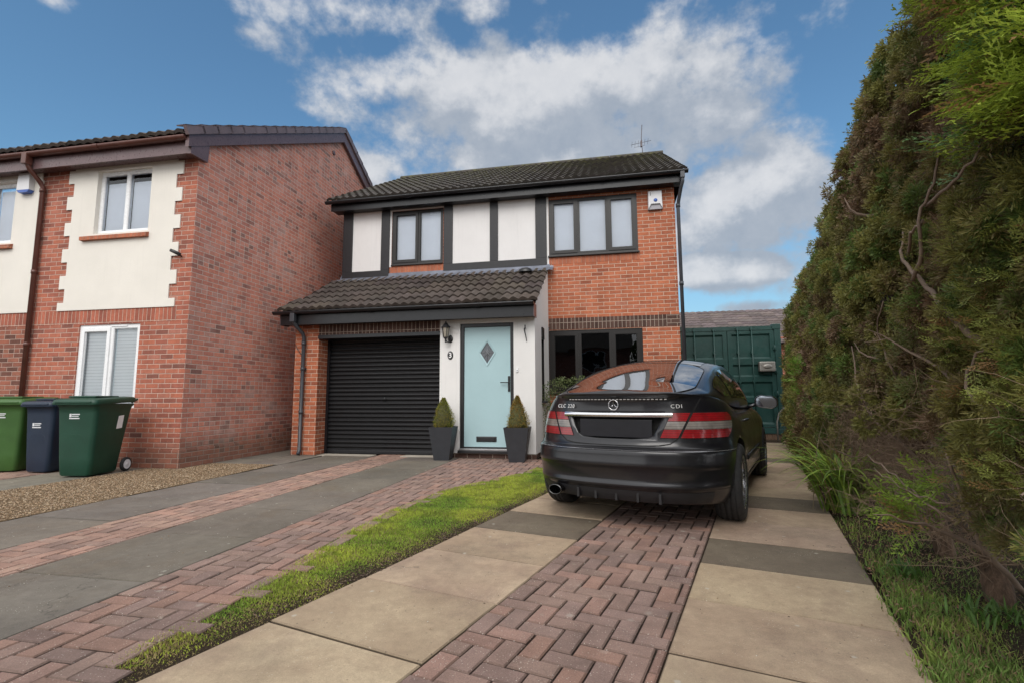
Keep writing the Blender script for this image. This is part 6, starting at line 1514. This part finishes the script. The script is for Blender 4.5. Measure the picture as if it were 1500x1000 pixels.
def crown(parent, off, v0, height, tier, seed, zlow, nf, bright=0., uface=.66, thick=1.15, halfv=.50, brown=.5, ztop=3.4):
    r = np.random.default_rng(seed); tm = (TF_NEAR, TF_MID, TF_FAR)[tier]
    nc = (620, 480, 330)[tier]; per = max(8, int(nf/nc*1.5))
    z = zlow+(height-zlow)*r.uniform(0, 1, nc); hz = (z-zlow)/(height-zlow); th = r.uniform(-pi*.60, pi*.60, nc)
    prof = np.sqrt(np.clip(1-np.clip((hz-.82)/.18, 0, 1)**2, .02, 1))
    cu = uface+thick/2+.085*z-.06; ru = thick/2*prof; rv = halfv*prof
    k = 1-r.uniform(0, 1, nc)**1.4*.34+r.uniform(0, .10, nc)-(vnoise(np.c_[th+v0, z, z*0], 2.0, 3) < .33)*.16
    U = cu-ru*k*np.abs(np.cos(th))**.6*np.sign(np.cos(th)); Vv = v0+rv*k*1.12*np.abs(np.sin(th))**.8*np.sign(np.sin(th))
    x, y = HF.e[0]*U+HF.d[0]*Vv, HF.e[1]*U+HF.d[1]*Vv; Cn = np.c_[x, y, z]
    keep = (vnoise(Cn, 1.9, 11) > .22); keep &= ~((hz < .22) & (r.uniform(0, 1, nc) > .30+hz*3) & (zlow > .5)); Cn, th, k, z = Cn[keep], th[keep], k[keep], z[keep]; nc = len(Cn)
    ou = -np.cos(th); ov = np.sin(th)*.7; oc = np.c_[HF.e[0]*ou+HF.d[0]*ov, HF.e[1]*ou+HF.d[1]*ov, r.uniform(-.25, .8, nc)]+r.normal(0, .35, (nc, 3)); oc /= np.linalg.norm(oc, axis=1)[:, None]
    g1 = vnoise(Cn, 1.25, 5); g2 = vnoise(Cn, 3.6, 9); bc = brown+(.5-g1)*1.5+(.5-g2)*.8+(1-k)*1.0-.12+r.normal(0, .30, nc)
    base = np.array([OLIVE, GRN, OLIVE*1.15, GOLD*.8])[r.integers(0, 4, nc)]*r.uniform(.75, 1.25, (nc, 1))
    i_ = np.repeat(np.arange(nc), per); n = len(i_); rad = r.uniform(.045, .105, nc)[i_]*(1.25 if tier == 2 else 1)
    dl = oc[i_]*.75+r.normal(0, .62, (n, 3)); dl /= np.linalg.norm(dl, axis=1)[:, None]; P = Cn[i_]+dl*(rad*r.uniform(.15, 1, n)**.6)[:, None]-np.array(off)
    D = dl+r.normal(0, .35, (n, 3))+np.array([0, 0, .15]); D /= np.linalg.norm(D, axis=1)[:, None]; Nn = r.normal(0, 1, (n, 3)); S = r.uniform(.6, 1.2, n)
    bf = np.clip(bc[i_]+r.normal(0, .14, n), 0, 1)[:, None]; c = base[i_]*1.0; bb = np.where((r.uniform(0, 1, n) < .35)[:, None], BROWN2, BROWN)*(1-.25*r.uniform(0, 1, (n, 1)))
    c = c*(1-np.clip(bf*1.6-.55, 0, 1))+bb*np.clip(bf*1.6-.55, 0, 1)
    V, Q, Cc = place(tm, P, D, Nn, S, c, r); mesh_np('crown', V, Q, M['leaf'], Cc, parent)
    # dark core added inside the crown to block light, brown as dead twigs
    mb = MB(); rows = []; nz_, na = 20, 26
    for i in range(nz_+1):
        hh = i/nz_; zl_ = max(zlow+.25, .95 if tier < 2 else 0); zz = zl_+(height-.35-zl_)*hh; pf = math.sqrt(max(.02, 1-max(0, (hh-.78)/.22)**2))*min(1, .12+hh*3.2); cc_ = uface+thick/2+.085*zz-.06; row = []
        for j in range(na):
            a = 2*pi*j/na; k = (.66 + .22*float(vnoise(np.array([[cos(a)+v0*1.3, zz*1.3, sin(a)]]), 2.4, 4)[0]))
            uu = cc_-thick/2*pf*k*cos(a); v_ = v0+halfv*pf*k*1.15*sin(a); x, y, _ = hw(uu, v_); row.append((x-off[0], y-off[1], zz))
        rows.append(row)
    mb.loft(rows, False); mb.build('light_block_core', M['core'], parent)
M['core'] = simple('dark_crown_core', (.040, .030, .017), 1.0, var=.6, scale=9, bump=.05, bscale=22)
def limb(mb, p, d, L_, r0, r, wig=.25, n=6, droop=0):
    p = Vector(p); d = Vector(d).normalized(); pts = [tuple(p)]; rs = [r0]
    for i in range(n):
        d = (d+Vector((r.normal(0, wig), r.normal(0, wig), r.normal(0, wig)-droop))).normalized(); p = p+d*L_/n; pts.append(tuple(p)); rs.append(r0*(1-.85*(i+1)/n))
    mb.tube(pts, rs, 6 if r0 > .006 else 3, cap=False); return pts
def conifer(label, v0, height, tier, seed, zlow, nf, bright=0., trunks=1, twigs=0, limbs=0, group=None, u_tr=1.06, v_tr=None, lean_v=.0, **kw):
    base = hw(u_tr, v_tr if v_tr is not None else v0); t = thing('conifer_tree', label, 'conifer', (base[0], base[1], 0), 0, group); off = (base[0], base[1], 0); r = np.random.default_rng(seed+50)
    for k in range(trunks):
        mb = MB(); p = Vector((r.uniform(-.08, .08)*k, r.uniform(-.14, .14)*k, -.05)); pts = []; rs = []; lean = (r.uniform(-.05, .05), r.uniform(-.05, .05))
        for i in range(24):
            z = -.05+i*(height*.85)/23; zz_ = max(0, z); lv = lean_v*min(zz_, 1.3); pts.append((p.x+lean[0]*z+.035*sin(z*2.9+seed)+HF.d[0]*lv, p.y+lean[1]*z+.035*cos(z*2.3+seed)+HF.d[1]*lv, z)); rs.append((.047 if k == 0 else .028)*(1-.8*i/23)*(1.22 if i < 2 else 1.08 if i < 3 else 1)*(1+.10*sin(i*2.7+seed)))
        mb.tube(pts, rs, 10); mb.build('trunk', M['bark'], t)
    ef = Vector((-HF.e[0], -HF.e[1], 0)); dv = Vector((HF.d[0], HF.d[1], 0))
    for k in range(limbs):
        mb = MB(); z = r.uniform(.25, 2.3); p = Vector((.02, 0, z))+ef*.1; d = ef*r.uniform(.1, .7)+dv*r.uniform(-.7, .7)+Vector((0, 0, r.uniform(.5, 1.5))); limb(mb, p, d, r.uniform(.35, .75), r.uniform(.008, .019), r, .28, 8); mb.build('branch', M['branch'], t)
    if twigs:
        mb = MB()
        for k in range(twigs):
            z = r.uniform(.10, 1.0); p = Vector((r.uniform(-.05, .05), r.uniform(-.05, .05), z)); d = ef*r.uniform(.1, 1)+dv*r.uniform(-1, 1)+Vector((0, 0, r.uniform(-.15, .8))); pts = limb(mb, p, d, r.uniform(.25, .60), r.uniform(.0025, .005), r, .25, 5)
            for q in pts[2:]:
                for _ in range(3): limb(mb, q, d*0.5+Vector((r.normal(0, .5), r.normal(0, .5), r.normal(.1, .4))), r.uniform(.06, .20), .0014, r, .3, 3)
        tw = mb.build('dead_twigs', M['twig'], t, uv=False)
    crown(t, off, v0, height, tier, seed, zlow, nf, bright, **kw); return t
M['branch'] = simple('pale_branch', (.19, .135, .10), .85, var=.3, scale=14)
def bare(parent, paths):
    o_ = Vector(parent.location)
    for pts, r0, r1 in paths:
        P_ = []; n_ = len(pts)
        for i in range(n_-1):
            for k in range(4): t_ = k/4; a_, b_ = pts[i], pts[i+1]; P_.append([a_[j]+(b_[j]-a_[j])*t_ for j in range(3)])
        P_.append(list(pts[-1])); P_ = [Vector((*hw(u+.012*sin(7*i+r0*999), v+.012*cos(5*i), 0)[:2], z+.010*sin(3.3*i)))-o_ for i, (u, v, z) in enumerate(P_)]
        m_ = len(P_); mb = MB(); mb.tube(P_, [r0+(r1-r0)*i/(m_-1) for i in range(m_)], 8, cap=True); mb.build('bare_branch', M['branch'], parent)
G = 'conifers in the hedge along the drive'
conifer('nearest hedge conifer with fresh bright green sprays reaching in at the top right corner', 2.05, 4.3, 0, 101, .35, 15000, .0, trunks=1, twigs=60, limbs=5, group=G, brown=.20, u_tr=1.25, halfv=.46, uface=.90)
conifer('hedge conifer with a thick leaning bare trunk and green lower sprays near the right edge', 2.80, 4.1, 0, 112, .38, 19000, .0, trunks=1, v_tr=3.28, lean_v=.45, twigs=40, limbs=4, group=G, brown=.42, halfv=.50, uface=.84)
conifer('hedge conifer with forked pale bare branches showing through brown dead foliage', 3.60, 3.95, 0, 123, .80, 19000, .0, trunks=1, v_tr=4.20, lean_v=.12, twigs=120, limbs=5, group=G, brown=.58, halfv=.52, uface=.80)
conifer('brown twiggy hedge conifer directly behind the strap-leaved plant', 4.42, 3.75, 1, 134, .75, 19000, .0, trunks=2, v_tr=4.95, twigs=120, limbs=4, group=G, brown=.58, halfv=.54, uface=.72)
conifer('hedge conifer just beyond the strap-leaved plant with patches of dark green', 5.25, 3.55, 1, 145, .85, 14000, .0, trunks=1, twigs=160, limbs=6, group=G, brown=.52, halfv=.56)
bare(bpy.data.objects['conifer_tree.002'], [([(1.0, 2.95, 1.05), (.90, 2.81, 1.26), (.84, 2.96, 1.43), (.80, 3.21, 1.63), (.80, 3.41, 1.83), (.82, 3.49, 1.97)], .019, .005), ([(.80, 3.21, 1.63), (.78, 3.06, 1.72), (.78, 2.98, 1.86), (.80, 2.92, 1.99), (.84, 2.83, 2.15)], .011, .005),
    ([(.80, 3.36, 1.80), (.77, 3.06, 1.84), (.78, 2.99, 1.87)], .008, .006), ([(.79, 2.95, 1.94), (.84, 2.67, 1.94), (.88, 2.60, 2.02), (.92, 2.63, 2.14)], .008, .004), ([(1.0, 3.6, .55), (.84, 3.15, .50), (.70, 3.35, .52), (.62, 3.6, .60)], .008, .002), ([(1.0, 3.4, .30), (.80, 3.2, .46), (.68, 3.5, .58), (.62, 3.75, .66)], .008, .002)])
bare(bpy.data.objects['conifer_tree.001'], [([(1.05, 2.9, .60), (.86, 2.68, .91), (.84, 2.80, 1.05), (.86, 2.78, 1.20), (.95, 2.62, 1.30)], .011, .004), ([(1.08, 3.22, .1), (.95, 3.12, .30), (.86, 3.1, .50), (.80, 3.0, .75)], .014, .006)])
bare(bpy.data.objects['conifer_tree.003'], [([(1.0, 4.1, .9), (.78, 3.9, 1.25), (.76, 3.98, 1.42), (.76, 3.75, 1.60)], .010, .003), ([(1.05, 4.3, .5), (.75, 4.2, .85), (.70, 4.5, 1.15), (.70, 4.6, 1.4)], .013, .004)])
far_v = [6.1, 6.95, 7.8, 8.65, 9.5, 10.35, 11.2, 12.0]
for i, v_ in enumerate(far_v):
    conifer('olive and brown conifer in the far half of the hedge beyond the parked car' if i < 7 else 'last conifer of the hedge, touching the green shipping container', v_, 3.42-.045*i+.10*sin(i*2.1), 1 if i < 2 else 2, 200+i*11, .10, 13000 if i < 2 else 10000, .0, trunks=1, twigs=50 if i < 3 else 0, limbs=2 if i < 3 else 0, group=G, brown=.50-.012*i, halfv=.60, uface=.64)
# overhanging fresh sprays of the nearest tree (part of it): big soft fans at the upper right
def sprays(parent, off, n, seed, ulo, uhi, vlo, vhi, zlo, zhi, col, sc=(1.2, 2.3), out=(-1, .1, .15), tm=None, name='fresh_sprays'):
    r = np.random.default_rng(seed); tm = tm or FR_FRESH
    U = r.uniform(ulo, uhi, n); V_ = r.uniform(vlo, vhi, n); z = r.uniform(zlo, zhi, n); cen = r.uniform(0, 1, (max(3, n//14), 3)); idx = r.integers(0, len(cen), n); cs = cen[idx]
    U = ulo+(uhi-ulo)*cs[:, 0]+r.normal(0, .06, n); V_ = vlo+(vhi-vlo)*cs[:, 1]+r.normal(0, .07, n); z = zlo+(zhi-zlo)*cs[:, 2]+r.normal(0, .055, n)
    P = np.c_[HF.e[0]*U+HF.d[0]*V_, HF.e[1]*U+HF.d[1]*V_, z]-np.array(off)
    o = np.array([HF.e[0]*out[0]+HF.d[0]*out[1], HF.e[1]*out[0]+HF.d[1]*out[1], out[2]]); D = o+r.normal(0, .45, (n, 3)); D /= np.linalg.norm(D, axis=1)[:, None]
    Nn = np.c_[r.normal(0, .35, n), r.normal(0, .35, n)-.4, np.ones(n)]; c = np.array(col)*r.uniform(.65, 1.3, (n, 1)); k = r.uniform(0, 1, n) < .12; c[k] = (.26, .15, .06)
    V, Q, C = place(tm, P, D, Nn, r.uniform(*sc, n), c, r); mesh_np(name, V, Q, M['leaf'], C, parent)
near = bpy.data.objects['conifer_tree']; off = tuple(near.location)
sprays(near, off, 2000, 5, .86, 1.35, 1.75, 2.75, 1.95, 3.30, (.36, .46, .065), sc=(.8, 1.5)); sprays(near, off, 700, 6, .92, 1.3, 1.8, 2.8, 2.1, 3.3, (.18, .32, .12), sc=(.8, 1.4))
second = bpy.data.objects['conifer_tree.001']; off2 = tuple(second.location)
sprays(second, off2, 1200, 15, .82, 1.15, 2.3, 3.1, .65, 1.75, (.24, .27, .06), sc=(.35, .65), out=(-1, .1, .5))
sprays(second, off2, 60, 16, .70, .9, 3.4, 3.7, .35, .55, (.18, .26, .03), sc=(.8, 1.3), out=(-1, .2, .4))
tf = bpy.data.objects['conifer_tree.007']; sprays(tf, tuple(tf.location), 55, 17, .56, .64, 7.7, 7.9, 1.05, 1.45, (.17, .32, .04), sc=(.7, 1.2), out=(-.8, 0, .9))
# ================================================================== STRAP-LEAVED PLANT
def strap_leaf(r, p, az, L_, w_, rise, n=9):
    pts = []; d = Vector((cos(az)*.30, sin(az)*.30, 1)).normalized(); p = Vector(p); side = Vector((-sin(az), cos(az), 0)); rows = []
    for i in range(n+1):
        t = i/n; ww = w_*(math.sin(pi*min(1, .18+t*.82))**.7)*(1-t**3*.9); nrm = side.cross(d); rows.append([tuple(p-side*ww/2+nrm*ww*.18), tuple(p), tuple(p+side*ww/2+nrm*ww*.18)])
        d = (d+Vector((cos(az), sin(az), 0))*(.22/rise)*t*1.6+Vector((0, 0, -1))*(.20/rise)*t*1.9).normalized(); p = p+d*L_/n
    return rows
px_, py_, _ = hw(.70, 5.40)
t = thing('strap_leaf_plant', 'clump of arching strap leaves with dry stems at the foot of the hedge', 'garden plant', (px_, py_, 0)); r = np.random.default_rng(77)
mb = MB(); cols_ = [(.24, .38, .06), (.33, .47, .08), (.17, .30, .055), (.42, .48, .10), (.27, .41, .06)]
for k in range(150):
    az = r.uniform(0, 2*pi); k_ = r.uniform(.6, 1.1); c = cols_[r.integers(0, 5)]; c = tuple(x*k_ for x in c); mb.grid(strap_leaf(r, (r.normal(0, .07), r.normal(0, .09), 0), az, r.uniform(.60, 1.08), r.uniform(.022, .038), r.uniform(.55, 1.3)), True, c)
mb.build('leaves', M['leaf'], t, uv=False)
mb = MB()
for k in range(26):
    az = r.uniform(0, 2*pi); c = (.30*r.uniform(.6, 1.1), .20*r.uniform(.6, 1.1), .10); mb.grid(strap_leaf(r, (r.normal(0, .08), r.normal(0, .1), 0), az, r.uniform(.6, 1.35), r.uniform(.007, .014), r.uniform(1.2, 3.0)), True, c)
mb.build('dry_leaves', M['leaf'], t, uv=False)
# low weeds in the bed
def weed(loc, seed, rad, label):
    t = thing('low_weed', label, 'weed', loc, 0, 'weeds in the bed under the hedge'); r = np.random.default_rng(seed); mb = MB()
    for k in range(60):
        az = r.uniform(0, 2*pi); q = (r.normal(0, rad*.4), r.normal(0, rad*.4), 0); kk = r.uniform(.7, 1.2); mb.grid(strap_leaf(r, q, az, r.uniform(.05, .13), r.uniform(.008, .018), r.uniform(.5, 1.0), 4), True, (.09*kk, .17*kk, .035*kk))
    mb.build('leaves', M['leaf'], t, uv=False)
weed((*DR.w(1.93, .75)[:2], .01), 5, .13, 'bright green low weed beside the slab edge in front of the strap-leaved plant')
weed((*DR.w(2.15, .15)[:2], .02), 6, .18, 'spreading low weed on the soil close to the hedge trunks')
# ================================================================== SHRUB BEHIND THE CAR
def shrub(name, label, loc, rx, ry, h, n, cols, seed, leaf=.030, cat='shrub'):
    t = thing(name, label, cat, loc); r = np.random.default_rng(seed); mb = MB()
    for k in range(26):
        az = r.uniform(0, 2*pi); limb(mb, (0, 0, 0), (cos(az)*.5, sin(az)*.5, 1.3), h*r.uniform(.7, 1.0), .008, r, .12, 6)
    mb.build('stems', M['bark'], t, uv=False)
    z = r.uniform(.12, 1, n); a = r.uniform(0, 2*pi, n); k = r.uniform(.5, 1.0, n)**.6; prof = np.sqrt(np.clip(1-((z-.5)/.54)**2, .05, 1)); lm = .75+.5*vnoise(np.c_[np.cos(a), np.sin(a), z*2], 2.6, seed)
    c = np.c_[np.cos(a)*rx*prof*k*lm, np.sin(a)*ry*prof*k*lm, z*h*(.85+.2*lm)]; d = np.c_[np.cos(a), np.sin(a), np.ones(n)*.7]+r.normal(0, .5, (n, 3)); d /= np.linalg.norm(d, axis=1)[:, None]
    s = np.cross(d, r.normal(0, 1, (n, 3))); s /= np.linalg.norm(s, axis=1)[:, None]; L_ = r.uniform(.6, 1.3, n)[:, None]*leaf; w_ = L_*.28
    V = np.stack([c, c+d*L_*.5+s*w_, c+d*L_, c+d*L_*.5-s*w_], 1).reshape(-1, 3); cc = np.array(cols)[r.integers(0, len(cols), n)]*r.uniform(.65, 1.3, (n, 1)); mesh_np('foliage', V, np.arange(n*4).reshape(-1, 4), M['leaf'], cc, t)
shrub('garden_shrub', 'pale green leafy shrub under the ground floor window, partly behind the black car', (-.72, 9.15, 0), .62, .36, 1.33, 6500, [(.15, .20, .075), (.20, .25, .10), (.10, .15, .05), (.24, .27, .13)], 31)
# front garden soil and edging under the window
mb = MB(); mb.add([(-1.2, 8.35, -.012), (.2, 8.3, -.012), (1.28, 9.64, -.012), (-1.2, 9.64, -.012)], [(0, 1, 2, 3)]); struct(mb.build('front_bed', M['soil']))

# ================================================================== ACROSS THE STREET (seen mirrored in the dark ground floor window)
t = thing('brick_house', 'red brick gabled house across the street, mirrored in the dark ground floor window', 'house', (-4.0, -22, 0)); co = (-4.0, -22, 0)
mb = MB(); mb.box(-9, 1.5, -30, -22, 0, 5.2); mb.build('wall', M['brick_red_front'], t, co)
mb = MB(); mb.add([(-9.4, -21.6, 5.0), (1.9, -21.6, 5.0), (1.9, -26, 7.6), (-9.4, -26, 7.6), (1.9, -30.4, 5.0), (-9.4, -30.4, 5.0)], [(0, 3, 2, 1), (3, 5, 4, 2), (0, 5, 3), (1, 2, 4)]); mb.build('roof', M['tile_far'], t, co)
for (a, b, c, e) in ((-7.8, -6.0, 3.2, 4.5), (-2.2, -.4, 3.2, 4.5), (-7.8, -6.0, .8, 2.2), (-2.4, -.2, .8, 2.2)):
    mb = MB(); mb.box(a, b, -22.02, -21.96, c, e); wv = mb.build('window', M['white_pvc'], t, co); mb = MB(); mb.box(a+.08, b-.08, -21.965, -21.94, c+.08, e-.08); mb.build('pane', M['glass_car'], wv, co)
mb = MB(); mb.box(-4.4, -3.5, -22.02, -21.95, 0, 2.1); mb.build('door', M['white_pvc'], t, co)
shrub('roadside_tree', 'leafy green tree across the street, mirrored in the dark ground floor window', (4.2, -17, 0), 2.6, 2.2, 5.6, 5000, [(.05, .08, .02), (.08, .11, .03), (.04, .06, .02)], 55, leaf=.34, cat='tree')
